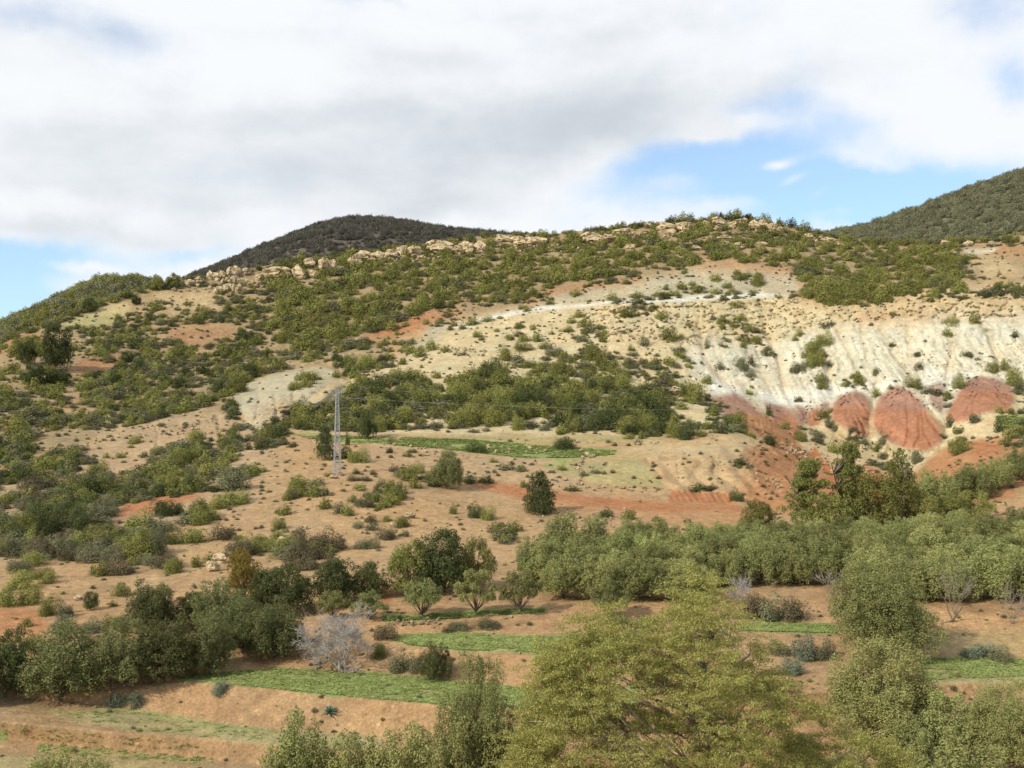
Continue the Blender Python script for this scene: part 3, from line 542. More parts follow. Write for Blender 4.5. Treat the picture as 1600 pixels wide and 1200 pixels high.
def tree_protos(key, style, pal, seeds, n=3600, lf=0.016):
    TREES[key] = []
    for s in seeds:
        (V, Fc), (TV, TF) = tree_meshes(s, style, n, lf)
        c = mesh_np('crown', V, Fc, 4); c.materials.append(FM[pal]); tk = mesh_np('trunk', TV, TF, 4, True); tk.materials.append(M_bark); TREES[key].append((c, tk))

tree_protos('olive', 'olive', 'o', [1, 2, 3, 4], 22000, .016); tree_protos('pale', 'olive', 'p', [5, 6, 7], 22000, .016); tree_protos('dark', 'round', 'd', [11, 12, 13], 14000, .018); tree_protos('green', 'round', 'g', [14, 15], 14000, .018)
tree_protos('cone', 'cone', 'd', [21, 22], 12000, .018); tree_protos('greencone', 'cone', 'g', [23, 24], 12000, .018); tree_protos('feather', 'feathery', 'g', [31, 32], 20000, .013); tree_protos('yellow', 'round', 'Y', [41], 12000, .018)
tree_protos('open', 'open', 'o', [61, 62, 63], 14000, .017)
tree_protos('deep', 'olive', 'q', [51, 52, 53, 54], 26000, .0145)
tree_protos('bigolive', 'olive', 'o', [8, 9, 10], 60000, .0092)

def place_tree(key, px, py, w, h, label, cat='tree', name='tree', group=None, var=None, at=None):
    X, Y, Z = [float(v) for v in (ground(px, py) if at is None else at)]
    s = Y / F; k = var if var is not None else random.randrange(len(TREES[key])); c, tk = TREES[key][k % len(TREES[key])]
    root = bpy.data.objects.new(name, None); COL.objects.link(root); root.location = (X, Y, Z - 0.02 * h * s); root.rotation_euler[2] = random.random() * 6.28
    root.scale = (w * s * 1.04, w * s * 1.04, h * s * 1.04); root.empty_display_size = .2
    o = new_obj('crown', c, parent=root); o2 = new_obj('trunk', tk, parent=root)
    tag(root, label, cat, group); return root

# ------------------------------------------------------------------ limestone crest blocks
def rock_mesh(seed):
    import bmesh
    rs = np.random.default_rng(seed); bm = bmesh.new(); bmesh.ops.create_icosphere(bm, subdivisions=4, radius=.5)
    P = np.array([v.co[:] for v in bm.verts]); Fc = np.array([[v.index for v in f.verts] for f in bm.faces]); bm.free()
    for k in range(16):         # planar fracture faces
        d = rs.normal(size=3); d[2] *= .6; d /= np.linalg.norm(d); h = .24 + .17 * rs.random(); q = P @ d; P = P - np.outer(np.maximum(q - h, 0) * .92, d)
    o = seed * 3.1
    n = fbm(P[:, 0] * 3 + o + 20, P[:, 1] * 3 + 20, P[:, 2] * 4 + 20, 4) - .5; dirn = P / np.linalg.norm(P, axis=1, keepdims=True)
    n2 = np.abs(fbm(P[:, 0] * 7 + o + 40, P[:, 1] * 7 + 20, P[:, 2] * 5 + 20, 3) - .5); P = P + dirn * (n * .22 - .16 * smooth(-n2, -.035, 0))[:, None]; st = np.abs(((P[:, 2] * 4 + n) % 1) - .5); P[:, :2] *= (1 - .10 * (st < .12))[:, None]
    P -= [0, 0, P[:, 2].min()]; P[:, 2] /= P[:, 2].max(); P[:, 0] /= np.ptp(P[:, 0]); P[:, 1] /= np.ptp(P[:, 1])
    m = mesh_np('rock', P, Fc, 3, False); m.materials.append(M_rock); return m
ROCKS = [rock_mesh(i) for i in range(7)]
ROCKLIST = []
def rock_run(x0, y0, x1, y1, n, w, h, where):
    for i in range(n):
        f = (i + .5) / n; ROCKLIST.append((x0 + (x1 - x0) * f + random.uniform(-3, 3), y0 + (y1 - y0) * f + random.uniform(-2, 2), w * random.uniform(.7, 1.35), h * random.uniform(.7, 1.3), where))
W1 = 'at the low left end of the crest'; W2 = 'in the jumble beside the dark hill'; W3 = 'on the crest below the dark hill'; W4 = 'on the crest right of the dark hill'; W5 = 'along the highest part of the crest'; W6 = 'below the summit among bushes'; W7 = 'on the right-hand skyline'; W8 = 'on the tan slope near the pylon'; W9 = 'on the lower left tan slope'
rock_run(268, 448, 310, 444, 6, 13, 12, W1); rock_run(325, 440, 385, 430, 7, 18, 18, W2); rock_run(335, 458, 378, 452, 7, 13, 13, W2); rock_run(345, 449, 385, 441, 5, 14, 14, W2)
ROCKLIST += [(403, 440, 16, 14, W3), (432, 438, 44, 24, W3), (466, 436, 28, 24, W3), (484, 420, 22, 18, W3), (490, 434, 18, 12, W3), (505, 428, 22, 26, W3), (520, 427, 14, 22, W3), (550, 418, 24, 22, W3), (570, 409, 30, 18, W3), (592, 407, 32, 16, W3),
             (612, 404, 20, 16, W3), (628, 402, 20, 20, W3), (647, 401, 26, 18, W3), (690, 396, 46, 22, W3), (715, 398, 20, 14, W3), (728, 396, 26, 20, W3), (748, 396, 26, 22, W4), (783, 384, 34, 19, W4), (812, 386, 30, 18, W4), (838, 386, 44, 18, W4), (928, 382, 38, 20, W4), (955, 378, 28, 12, W4),
             (972, 368, 26, 12, W4), (1010, 355, 22, 9, W5), (1040, 365, 34, 20, W5), (1068, 363, 30, 18, W5), (1102, 356, 16, 12, W5), (1124, 353, 26, 14, W5), (1145, 357, 22, 14, W5), (1160, 352, 24, 12, W5), (1178, 358, 18, 16, W5), (1192, 358, 16, 16, W5), (1206, 360, 18, 12, W5), (1222, 362, 18, 9, W5),
             (1090, 391, 18, 8, W6), (1136, 387, 16, 11, W6), (1152, 391, 24, 12, W6), (1190, 384, 22, 7, W6), (1135, 374, 22, 8, W6), (1265, 373, 16, 9, W6), (1300, 380, 26, 10, W7), (1312, 384, 20, 7, W7), (1365, 384, 22, 5, W7), (1478, 384, 13, 9, W7), (1515, 384, 18, 9, W7), (1530, 380, 10, 6, W7), (1550, 382, 12, 6, W7), (1590, 374, 16, 6, W7), (985, 388, 20, 8, W6),
             (643, 810, 18, 10, W8), (615, 824, 12, 8, W8), (440, 852, 24, 14, W9), (447, 858, 16, 9, W9), (790, 836, 15, 12, W8), (796, 828, 10, 10, W8), (630, 748, 12, 9, W8), (522, 748, 14, 6, W8), (605, 760, 8, 6, W8), (121, 938, 18, 8, W9), (340, 880, 26, 15, W9), (331, 893, 22, 16, W9), (347, 870, 16, 8, W9), (473, 828, 14, 7, W9),
             (1058, 618, 26, 14, 'in the thorny patch above the pale spur'), (1042, 614, 18, 10, 'in the thorny patch above the pale spur'), (167, 655, 12, 8, W9), (165, 665, 14, 8, W9), (118, 665, 12, 6, W9), (356, 604, 12, 8, W9), (140, 532, 14, 6, W1), (144, 563, 10, 6, W1), (518, 655, 14, 9, W8), (502, 660, 10, 8, W8), (486, 490, 10, 5, W2), (288, 545, 8, 8, W1),
             (1334, 780, 12, 12, 'in the red gully'), (1305, 742, 12, 9, 'in the red gully'), (1455, 790, 10, 6, 'in the red gully'), (715, 500, 8, 4, W4)]
ORD = ['', 'second', 'third', 'fourth', 'fifth', 'sixth', 'seventh', 'eighth', 'ninth', 'tenth', 'eleventh', 'twelfth', 'thirteenth', 'fourteenth', 'fifteenth', 'sixteenth', 'seventeenth', 'eighteenth', 'nineteenth', 'twentieth',
       'twenty-first', 'twenty-second', 'twenty-third', 'twenty-fourth', 'twenty-fifth', 'twenty-sixth', 'twenty-seventh', 'twenty-eighth', 'twenty-ninth', 'thirtieth']
def rank_labels(items, what, where_of, class_of):
    """label each item by its look, its place and its order from the left among its like there"""
    from collections import defaultdict
    d = defaultdict(list)
    for it in items: d[(class_of(it), where_of(it))].append(it)
    out = {}
    for (c, w), L in d.items():
        L.sort(key=lambda i: i['px'])
        many = what + ('es' if what[-1] in 'sh' else 's')
        for k, it in enumerate(L):
            if len(L) == 1: out[id(it)] = f'{c} {what} {w}'
            elif k == 0: out[id(it)] = f'leftmost of the {c} {many} {w}'
            elif k == len(L) - 1: out[id(it)] = f'rightmost of the {c} {many} {w}'
            elif k < len(ORD): out[id(it)] = f'{ORD[k]} from left of the {c} {many} {w}'
            else: out[id(it)] = f'{c} {what} {w}'
    return out
ri = [dict(px=a, py=b, w=w, h=h, where=q) for a, b, w, h, q in ROCKLIST]
rl_ = rank_labels(ri, 'boulder', lambda i: i['where'], lambda i: ('broad low' if i['w'] > 2 * i['h'] else 'large blocky' if i['w'] > 17 else 'small blocky'))
for j, it in enumerate(ri):
    X, Y, Z = [float(v) for v in ground(it['px'], it['py'])]; s = Y / F
    o = new_obj('boulder', ROCKS[j % 7]); kk = .8 if it['where'] == W2 else 1; h = it['h'] * s * 1.3 * kk
    o.location = (X, Y + it['w'] * s * .2, Z - h * .22); o.scale = (it['w'] * s * 1.08 * kk, it['w'] * s * .8, h); o.rotation_euler = (random.uniform(-.15, .15), random.uniform(-.15, .15), random.choice([0, 3.14]) + random.uniform(-.5, .5))
    tag(o, rl_[id(it)], 'boulder', 'limestone boulders of the hillside')

# ------------------------------------------------------------------ shrubs: those surveyed one by one, then the scrub between
B = """665 507 12 11 g;620 524 10 9 g;607 530 7 6 g;634 510 14 9 g;595 512 22 18 g;615 516 24 18 g;548 575 26 24 g;568 578 28 26 g;580 572 20 20 g;552 590 22 16 g;710 510 11 9 g;704 516 12 10 g;722 515 14 12 g;740 508 24 14 g;765 502 24 10 g;780 498 12 6 g
637 540 30 10 y;655 558 24 18 g;675 547 28 16 g;640 552 22 14 g;695 550 15 11 g;548 540 22 14 y;568 541 24 16 y;530 551 16 14 g;605 562 28 12 g;620 590 24 20 g;640 592 24 20 g;681 591 18 13 g;700 598 18 10 g;745 590 30 20 g;785 595 30 28 g;787 563 26 26 g;747 527 18 12 g;752 532 12 8 g;776 519 11 7 g;798 532 12 9 g;524 590 14 12 g
835 464 24 16 g;859 476 15 12 g;823 487 15 11 g;900 463 20 14 g;957 469 18 15 g;920 472 10 5 g;997 465 26 11 g;1030 463 30 10 g;1052 462 24 11 g;1065 452 24 12 g;1041 453 12 9 g;1082 446 14 9 g;1093 458 30 13 g;1120 460 20 11 g;1137 450 18 12 g;1117 440 20 15 g;1155 437 27 12 g;1177 459 18 9 g;1188 448 28 22 g;1153 482 25 15 g
980 495 38 17 g;1032 499 22 19 g;906 496 20 12 g;891 505 16 13 g;915 512 27 17 g;810 514 16 11 g;832 516 12 12 g;887 519 20 11 g;862 523 11 7 g;910 534 24 14 y;975 522 16 8 y;943 535 14 14 g;1005 541 18 22 y;1047 535 30 26 g;1064 530 14 10 g;987 549 13 12 g;820 534 24 14 g;840 534 22 16 g;850 545 22 13 g;866 557 30 22 y;815 550 36 20 g;925 565 26 30 g;940 575 26 34 g;962 585 26 26 g;970 597 30 25 g;987 572 24 12 y;915 575 22 14 y;877 568 11 9 g;845 578 18 14 g;892 587 16 18 g;867 590 24 26 g;807 568 26 18 y
1012 571 11 11 g;1050 572 26 18 g;1075 565 12 10 g;1076 575 14 10 g;1045 592 20 16 y;1077 511 14 10 g;1125 577 18 12 y;1160 580 28 24 y;1175 572 12 20 y;1172 590 20 14 y;1130 543 18 9 y;1105 545 10 18 y;1114 500 12 9 y;1104 600 18 17 g;1070 620 28 28 g;1088 627 32 34 g;1049 598 10 10 g;1171 617 13 11 g;1118 650 20 20 g;1065 640 24 14 g;1153 665 34 28 g;1125 672 24 14 y;1145 674 24 12 y;1094 665 14 7 y;1055 685 30 30 g;1075 687 26 32 d;1162 678 16 9 g;1177 684 16 10 g
1030 658 48 48 d;1008 656 40 46 d;982 652 36 40 d;962 650 36 38 d;898 675 22 20 g;889 660 18 24 g;1000 676 36 18 d;1035 678 40 20 d;812 640 34 40 d;832 640 34 38 d;808 672 26 30 g;862 625 30 24 g;886 622 26 26 g;912 612 20 14 g;935 610 28 22 y;984 686 20 10 g;1003 686 16 13 g;886 703 44 20 d;960 697 10 6 b;982 697 8 5 d;997 695 14 9 y;951 692 12 6 y;1160 727 26 16 d;1091 768 34 14 d;1115 765 20 10 b;1152 783 24 20 d;893 767 26 8 d;950 809 26 17 d;983 812 27 17 g;1027 815 14 10 d;1074 816 14 6 b;818 762 14 12 g
1251 526 15 14 g;1290 540 28 26 g;1274 550 28 24 g;1292 513 30 14 y;1270 575 26 26 g;1284 572 24 28 g;1252 584 26 20 y;1286 608 19 17 g;1362 509 10 6 y;1395 543 12 10 y;1369 586 14 13 y;1438 578 17 14 b;1429 607 29 23 g;1393 609 12 9 g;1370 620 15 17 g;1490 510 30 20 g;1483 526 17 16 g;1524 505 20 20 g;1510 557 22 10 y;1529 563 10 6 g;1586 528 11 15 d;1555 582 24 22 g;1570 580 12 22 g;1585 603 34 30 g;1596 612 26 20 y;1501 606 23 24 g;1484 625 16 16 g;1482 636 16 10 y;1203 650 12 20 d;1225 670 18 13 g
1207 697 28 22 d;1252 690 22 24 g;1332 675 16 11 y;1247 628 16 10 y;1486 667 17 20 y;1502 677 24 13 g;1527 660 20 16 y;1562 646 14 14 g;1580 647 18 10 g;1562 675 17 26 d;1502 708 34 26 g;1547 686 26 8 s;1542 713 10 8 s;1476 686 17 9 d;1300 707 16 24 g;1382 693 20 18 y;1372 706 16 17 g;1380 718 18 14 y;1433 724 26 22 y;1365 726 11 9 g;1385 735 20 9 y
562 723 36 25 g;541 717 20 25 d;543 696 8 26 d;607 708 13 10 d;650 740 27 20 g;615 737 18 12 b;743 707 34 20 d;677 760 30 17 d;648 763 26 18 g;608 770 20 18 g;626 771 22 19 g;589 768 17 12 g;595 760 16 14 y;560 767 24 12 g;582 742 14 8 y;552 752 22 11 b;572 752 22 10 b;467 758 28 12 y;492 758 28 14 y;557 741 13 10 d;514 745 18 8 g;472 777 22 13 g;492 777 24 14 g;448 782 18 16 g;735 755 28 16 d;762 756 26 16 d;508 795 26 18 g;530 803 22 20 y;543 806 22 20 g;550 785 18 12 g;567 792 34 16 y;598 793 30 12 g
435 828 25 21 g;443 805 24 18 g;709 803 14 18 g;742 809 30 26 d;765 812 28 22 g;725 828 30 13 s;603 815 17 10 g;629 825 28 18 g;560 825 20 14 y;580 829 22 14 y;599 843 32 22 b;631 838 18 10 y;407 846 24 12 g;489 864 34 18 g;417 862 34 12 g;483 890 22 20 y;32 1082 34 28 b;77 962 34 34 g;95 965 28 26 y;40 980 20 16 g;185 933 32 22 g;250 928 26 18 g;45 1018 44 32 g;97 988 45 26 y;140 988 44 22 y;172 982 40 22 g;195 980 26 20 y;10 948 44 34 g;42 945 40 36 g;176 948 15 10 g;180 1107 34 22 s;208 1108 36 26 s;344 1088 30 24 s
605 1000 40 28 b;590 1030 30 25 g;620 1050 36 36 y;645 1052 34 32 y;1215 1026 40 24 y;720 985 40 14 y;760 986 44 18 y;700 990 24 10 b;965 982 45 22 d;1000 988 40 22 y;1180 968 44 42 b;1212 970 50 46 y;1245 972 50 42 b;1262 1030 44 42 s;1290 1032 40 34 y;1545 1030 50 22 s;1520 1030 30 18 s;1570 1034 40 24 y;1240 1055 40 26 s
140 780 45 38 d;60 850 44 50 d;85 845 44 56 d;115 832 44 42 d;140 820 40 34 y;165 800 40 30 y;190 780 44 26 d;280 727 50 26 g;255 737 45 18 g;270 765 34 28 g;295 768 32 32 d;322 728 20 20 g;360 767 50 36 y;355 705 30 22 y;250 808 36 28 d;272 806 34 26 d;307 820 34 30 g;340 795 44 22 g;372 786 50 22 g;215 868 44 40 g;245 868 44 36 y;268 850 36 24 g;300 848 46 22 g;345 845 40 28 b;372 845 20 10 g;307 887 22 20 g;327 880 24 16 g;270 897 35 24 g;17 847 32 32 d;208 693 26 12 g;305 690 30 20 g;305 703 24 14 g;187 716 18 11 g;165 716 12 9 g;109 745 14 18 g;240 652 30 16 g;300 642 14 10 g;205 700 12 6 g
122 765 22 20 d;160 770 40 24 d;210 760 40 22 y;230 752 30 16 g;95 870 40 30 y;130 880 44 26 y;50 885 44 26 g;20 895 44 24 y;170 880 40 24 y;10 870 30 30 y;180 845 30 16 b;195 832 26 12 b;225 715 16 10 y;120 860 40 30 g;150 850 34 22 y;60 905 40 20 g;30 920 46 30 g;75 912 30 18 g;1505 408 20 12 g;1520 405 24 14 g;1470 408 20 14 g"""
PL = {'g': 'olive-green', 'd': 'dark green', 'y': 'greyish green', 'b': 'brownish', 's': 'silvery', 'o': 'olive', 'Y': 'yellowing'}
shr = []
for tok in B.replace('\n', ';').split(';'):
    a = tok.split(); shr.append(dict(px=float(a[0]), py=float(a[1]), w=float(a[2]), h=float(a[3]), p=a[4], key=True))

DENS = [(.44, 'gyyd', [(-600, 300), (2200, 200), (2200, 700), (1150, 700), (1000, 700), (450, 680), (430, 760), (-600, 860)]),
        (.92, 'ggggy', [(425, 415), (640, 385), (800, 372), (1000, 352), (1230, 350), (1330, 375), (1500, 382), (1500, 455), (1430, 462), (1370, 480), (1290, 480), (1250, 462), (1245, 430), (1130, 405), (1060, 420), (930, 436), (850, 458), (810, 478), (740, 472), (660, 488), (600, 505), (540, 535), (440, 560), (400, 500)]),
        (.70, 'gyydg', [(-300, 580), (0, 530), (130, 490), (240, 455), (430, 440), (430, 570), (350, 640), (200, 650), (0, 660), (-300, 680)]),
        (.48, 'gydyg', [(-300, 640), (200, 620), (260, 640), (190, 720), (100, 760), (-300, 820)]),
        (.72, 'dgyyg', [(30, 800), (120, 745), (240, 745), (240, 770), (180, 830), (90, 880), (-100, 940), (-100, 830)]),
        (.42, 'gyyb', [(0, 860), (200, 830), (300, 850), (260, 890), (120, 910), (60, 950), (-100, 960), (-100, 880)]),
        (.50, 'gygy', [(240, 790), (420, 770), (400, 810), (300, 860), (200, 880), (190, 840)]),
        (.60, 'ggyy', [(240, 700), (340, 710), (420, 670), (420, 700), (330, 740), (330, 770), (230, 770), (220, 730)]),
        (.10, 'ybg', [(380, 770), (800, 770), (800, 850), (560, 900), (300, 900), (250, 880), (300, 840)]),
        (.12, 'gyyb', [(640, 545), (700, 512), (830, 486), (1000, 474), (1250, 466), (1290, 500), (1200, 640), (1100, 610), (1000, 560), (800, 560), (640, 600)]),
        (.05, 'gy', [(1060, 480), (1290, 490), (1500, 470), (1700, 460), (1700, 640), (1560, 600), (1480, 660), (1300, 660), (1200, 640), (1060, 600)]),
        (.22, 'gyyb', [(540, 610), (700, 545), (860, 560), (1000, 560), (1060, 620), (1000, 640), (700, 680), (560, 680)]),
        (.88, 'ggdg', [(700, 600), (760, 575), (840, 600), (850, 650), (760, 670), (700, 660)]),
        (.88, 'ggdy', [(460, 670), (470, 640), (560, 600), (650, 590), (690, 610), (690, 640), (630, 650), (640, 665), (600, 690), (560, 680)]),
        (.85, 'gddyg', [(850, 600), (900, 590), (960, 600), (1050, 620), (1050, 680), (940, 680), (870, 670), (840, 640)]),
        (.55, 'ggy', [(780, 560), (900, 560), (1000, 590), (960, 605), (860, 600), (780, 600)]),
        (.10, 'gy', [(560, 560), (660, 490), (840, 475), (1000, 438), (1130, 408), (1250, 420), (1250, 462), (1000, 465), (830, 484), (700, 512), (620, 560)]),
        (.05, 'g', [(350, 605), (440, 580), (530, 570), (545, 610), (480, 650), (380, 670)]), (.0, 'g', [(95, 505), (150, 480), (195, 466), (200, 490), (165, 508)]),
        (.12, 'gyb', [(0, 760), (70, 745), (120, 755), (60, 800), (0, 830)]), (.18, 'g', [(-40, 520), (60, 515), (125, 520), (150, 560), (130, 620), (-40, 610)]), (.0, 'g', [(88, 512), (130, 486), (205, 462), (260, 452), (240, 475), (190, 495), (150, 512)]), (.2, 'gy', [(240, 455), (330, 450), (345, 480), (260, 492)]), (.14, 'yyb', [(130, 680), (260, 650), (350, 630), (340, 690), (240, 700), (230, 740), (110, 745)]),
        (.12, 'yyb', [(1200, 640), (1300, 660), (1380, 690), (1420, 730), (1300, 730), (1240, 680)]), (.03, 'y', [(1300, 610), (1480, 600), (1590, 590), (1590, 650), (1480, 690), (1380, 680), (1300, 670)]),
        (.15, 'gy', [(1500, 390), (1700, 380), (1700, 460), (1500, 455), (1520, 420)]), (.05, 'gy', [(440, 735), (440, 680), (1000, 682), (1200, 690), (1250, 780), (1040, 775), (700, 760)]), (0, 'g', [(450, 674), (900, 680), (1080, 684), (1060, 715), (820, 718), (560, 694)]), (.0, 'g', [(700, 755), (1180, 780), (1180, 830), (830, 800)]), (.25, 'ydb', [(430, 690), (540, 695), (500, 735), (400, 740), (380, 700)]),
        (0, 'g', [(1300, 655), (1305, 625), (1325, 608), (1350, 608), (1364, 630), (1400, 598), (1430, 608), (1475, 660), (1480, 630), (1535, 585), (1590, 605), (1580, 648), (1500, 662), (1475, 710), (1390, 705), (1364, 690), (1325, 680)]), (.85, 'gdyg', [(335, 612), (380, 588), (440, 572), (500, 560), (545, 566), (556, 585), (530, 574), (500, 567), (440, 579), (385, 598), (345, 622)]), (0, 'g', [(1105, 600), (1175, 610), (1290, 715), (1240, 735), (1150, 690), (1165, 665)]), (0, 'g', [(1010, 695), (1190, 690), (1275, 725), (1280, 790), (1010, 790)]), (.1, 'gy', [(260, 512), (370, 505), (370, 525), (290, 545), (262, 530)]), (.12, 'gyb', [(130, 558), (200, 556), (190, 575), (110, 592)]), (.15, 'gy', [(170, 790), (330, 770), (250, 795), (200, 825), (170, 830)])]
NCAND = 30000
cx = rng.uniform(-260, 1860, NCAND); sk = lin(SKY, cx); cy = sk + 2 + (905 - sk) * rng.random(NCAND)
wob = 12 * (fbm(cx / 30, cy / 30, cx * 0 + 4, 3) - .5); dens = np.zeros(NCAND); pk = np.zeros(NCAND, int)
for i, (dv, pl, poly) in enumerate(DENS):
    m = inpoly(poly, cx + wob, cy + wob); dens[m] = dv; pk[m] = i
gX, gY, gZ = ground(cx, cy)
cl = fbm(gX / 11 + 3, gY / 11, gZ / 11, 3); cl = np.clip((cl - .3) / .4, 0, 1)
acc = (rng.random(NCAND) < 1.45 * (gY / 400) ** 1.25 * smooth(dens * 1.35 - cl, -.15, .2)) & (dens > 0)
for i in np.nonzero(acc)[0]:
    wm = float(np.clip(rng.lognormal(.98, .42), .9, 5.5)) * (1.15 if dens[i] > .75 else .8)
    s = F / gY[i]; pl = DENS[pk[i]][1]
    h = wm * rng.uniform(.48, .85); p = pl[rng.integers(len(pl))]
    if p == 'y': h *= .7; wm *= 1.2
    shr.append(dict(px=cx[i], py=cy[i], w=wm * s, h=h * s, p=p, key=False))
# bushes standing against the sky along the crest
for x in np.arange(-150, 1750, 8.0):
    x = x + random.uniform(-5, 5); tall = 1.5 if 1040 < x < 1260 else 1.0
    if random.random() < (.9 if not 310 < x < 1240 else .22 if x < 880 else .5):
        shr.append(dict(px=x, py=float(np.interp(x, [a for a, b in SKY], [b for a, b in SKY])) + random.uniform(1, 5), w=random.uniform(10, 24), h=random.uniform(6, 12) * tall, p=random.choice('gggdy'), key=False))
shr.sort(key=lambda s: -(s['w'] * s['h']) * (1.6 if s['key'] else 1) * (1 if -20 < s['px'] < 1620 else 0))
big, small = shr[:300], shr[300:]
ZN = [(lambda x, y: y > 1000 and x < 450, 'by the terraces at the lower left'), (lambda x, y: y > 940 and x < 260, 'above the lower-left olive row'), (lambda x, y: y > 940 and x < 900, 'around the bottom terraced fields'), (lambda x, y: y > 940, 'around the lower-right fields'),
      (lambda x, y: y > 735 and x < 150, 'in the dark thicket at left edge'), (lambda x, y: y > 735 and x < 400, 'on the left tan slope below midheight'), (lambda x, y: y > 735 and x < 560, 'on the slope left of the pylon'), (lambda x, y: y > 735 and x < 700, 'on the tan knoll below the pylon'), (lambda x, y: y > 720 and x < 900, 'beside the lone dark conifer'),
      (lambda x, y: y > 700 and x < 1240, 'by the red bank and track'), (lambda x, y: y > 690 and x >= 1240, 'in the red gully below the domes'), (lambda x, y: y > 685 and 440 < x < 1000, 'on the green terrace strip'), (lambda x, y: x > 1320 and y > 560, 'around the red domes'), (lambda x, y: x > 1190 and y > 560, 'left of the red domes'), (lambda x, y: x > 1190 and y > 488, 'on the white marl face'),
      (lambda x, y: x > 1350 and y < 488, 'on the plateau above the white face'), (lambda x, y: x > 1130 and y < 488, 'right of the summit rocks'), (lambda x, y: x > 900 and y < 440, 'on the dense summit slope'), (lambda x, y: x > 880 and y < 480, 'above the pale ridge line'), (lambda x, y: x > 1020 and y > 590, 'above the pale bare spur'), (lambda x, y: x > 880 and y > 590, 'in the dark thicket above the terrace'),
      (lambda x, y: x > 880, 'below the pale ridge line'), (lambda x, y: x > 690 and y > 590, 'above the green terrace strip'), (lambda x, y: x > 690 and y > 480, 'on the cream slope at centre'), (lambda x, y: x > 690, 'below the central crest rocks'), (lambda x, y: x > 420 and y > 590, 'behind the lattice pylon'), (lambda x, y: x > 540 and y > 490, 'at the cream slope\'s left end'), (lambda x, y: x > 420 and y > 490, 'on the green slope above the pylon'), (lambda x, y: x > 420, 'below the left crest rocks'),
      (lambda x, y: x > 200 and y > 600, 'on the gullied slope at left'), (lambda x, y: y > 640, 'on the left edge slope'), (lambda x, y: x > 200 and y > 520, 'among the upper-left red patches'), (lambda x, y: x > 200, 'under the leftmost crest rocks'), (lambda x, y: y > 520, 'near the twin dark trees'), (lambda x, y: True, 'near the small sloping pasture')]
def zone(i):
    for f, n in ZN:
        if f(i['px'], i['py']): return n
lab = rank_labels(big, 'bush', zone, lambda i: ('broad ' if i['w'] > 1.9 * i['h'] else 'large ' if i['w'] > 30 else 'small ' if i['w'] < 18 else 'medium ') + PL[i['p']])
for it in big:
    X, Y, Z = [float(v) for v in ground(it['px'], it['py'])]; s = Y / F
    o = new_obj('bush', random.choice((SHB if it['w'] > 20 else SHM)[it['p']])); o.location = (X, Y + .25 * it['w'] * s, Z - .06 * it['h'] * s); a = random.random() * 6.28
    o.scale = (it['w'] * s * 1.08, it['w'] * s * 1.08, it['h'] * s * 1.12); o.rotation_euler[2] = a
    tag(o, lab[id(it)], 'bush', 'bushes scattered over the hillside')

# stuff built with geometry nodes: one object, instances of unlinked prototype meshes
def scatter(name, pts, scl, rot, idx, meshes, label, cat):
    me = bpy.data.meshes.new(name); me.vertices.add(len(pts)); me.vertices.foreach_set('co', np.asarray(pts, np.float32).ravel())
    for nm, ty, dat in (('scl', 'FLOAT_VECTOR', scl), ('rot', 'FLOAT_VECTOR', rot)):
        at = me.attributes.new(nm, ty, 'POINT'); at.data.foreach_set('vector', np.asarray(dat, np.float32).ravel())
    at = me.attributes.new('pick', 'INT', 'POINT'); at.data.foreach_set('value', np.asarray(idx, np.int32))
    o = new_obj(name, me); ng = bpy.data.node_groups.new(name, 'GeometryNodeTree'); N, L = ng.nodes, ng.links
    ng.interface.new_socket('Geometry', in_out='INPUT', socket_type='NodeSocketGeometry'); ng.interface.new_socket('Geometry', in_out='OUTPUT', socket_type='NodeSocketGeometry')
    gi = N.new('NodeGroupInput'); go = N.new('NodeGroupOutput'); ip = N.new('GeometryNodeInstanceOnPoints'); jn = N.new('GeometryNodeJoinGeometry')
    for m_ in meshes:
        po = bpy.data.objects.new(name + '_source', m_); oi = N.new('GeometryNodeObjectInfo'); oi.inputs['Object'].default_value = po; oi.inputs['As Instance'].default_value = True; L.new(oi.outputs['Geometry'], jn.inputs[0])
    L.new(jn.outputs[0], ip.inputs['Instance']); ip.inputs['Pick Instance'].default_value = True; L.new(gi.outputs[0], ip.inputs['Points'])
    for nm, ty, sk in (('scl', 'FLOAT_VECTOR', 'Scale'), ('rot', 'FLOAT_VECTOR', 'Rotation'), ('pick', 'INT', 'Instance Index')):
        na = N.new('GeometryNodeInputNamedAttribute'); na.data_type = ty; na.inputs['Name'].default_value = nm; L.new(na.outputs[0], ip.inputs[sk])
    L.new(ip.outputs[0], go.inputs[0]); md = o.modifiers.new('scatter', 'NODES'); md.node_group = ng
    tag(o, label, cat, kind='stuff'); return o
# Join Geometry stacks its last link first; order does not matter to the eye except for the colour, so index a reversed list
def pick_index(meshes, m): return len(meshes) - 1 - meshes.index(m)
pals = 'gdyb'
plist = [m_ for p_ in pals for m_ in SHM[p_][:4]]
small = [s for s in small if s['p'] in pals]
P_ = np.array([ground(s['px'], s['py']) for s in small]); S_ = np.array([(s['w'], s['w'], s['h']) for s in small]) * (P_[:, 1:2] / F) * [1.05, 1.05, 1.1]
P_[:, 2] -= .05 * S_[:, 2]; P_[:, 1] += .2 * S_[:, 0]
scatter('scrub', P_, S_, [(0, 0, random.random() * 6.28) for s in small], [len(plist) - 1 - (pals.index(s['p']) * 4 + random.randrange(4)) for s in small], plist, 'lesser olive-green and grey scrub bushes filling the hillside between the larger ones', 'scrub')
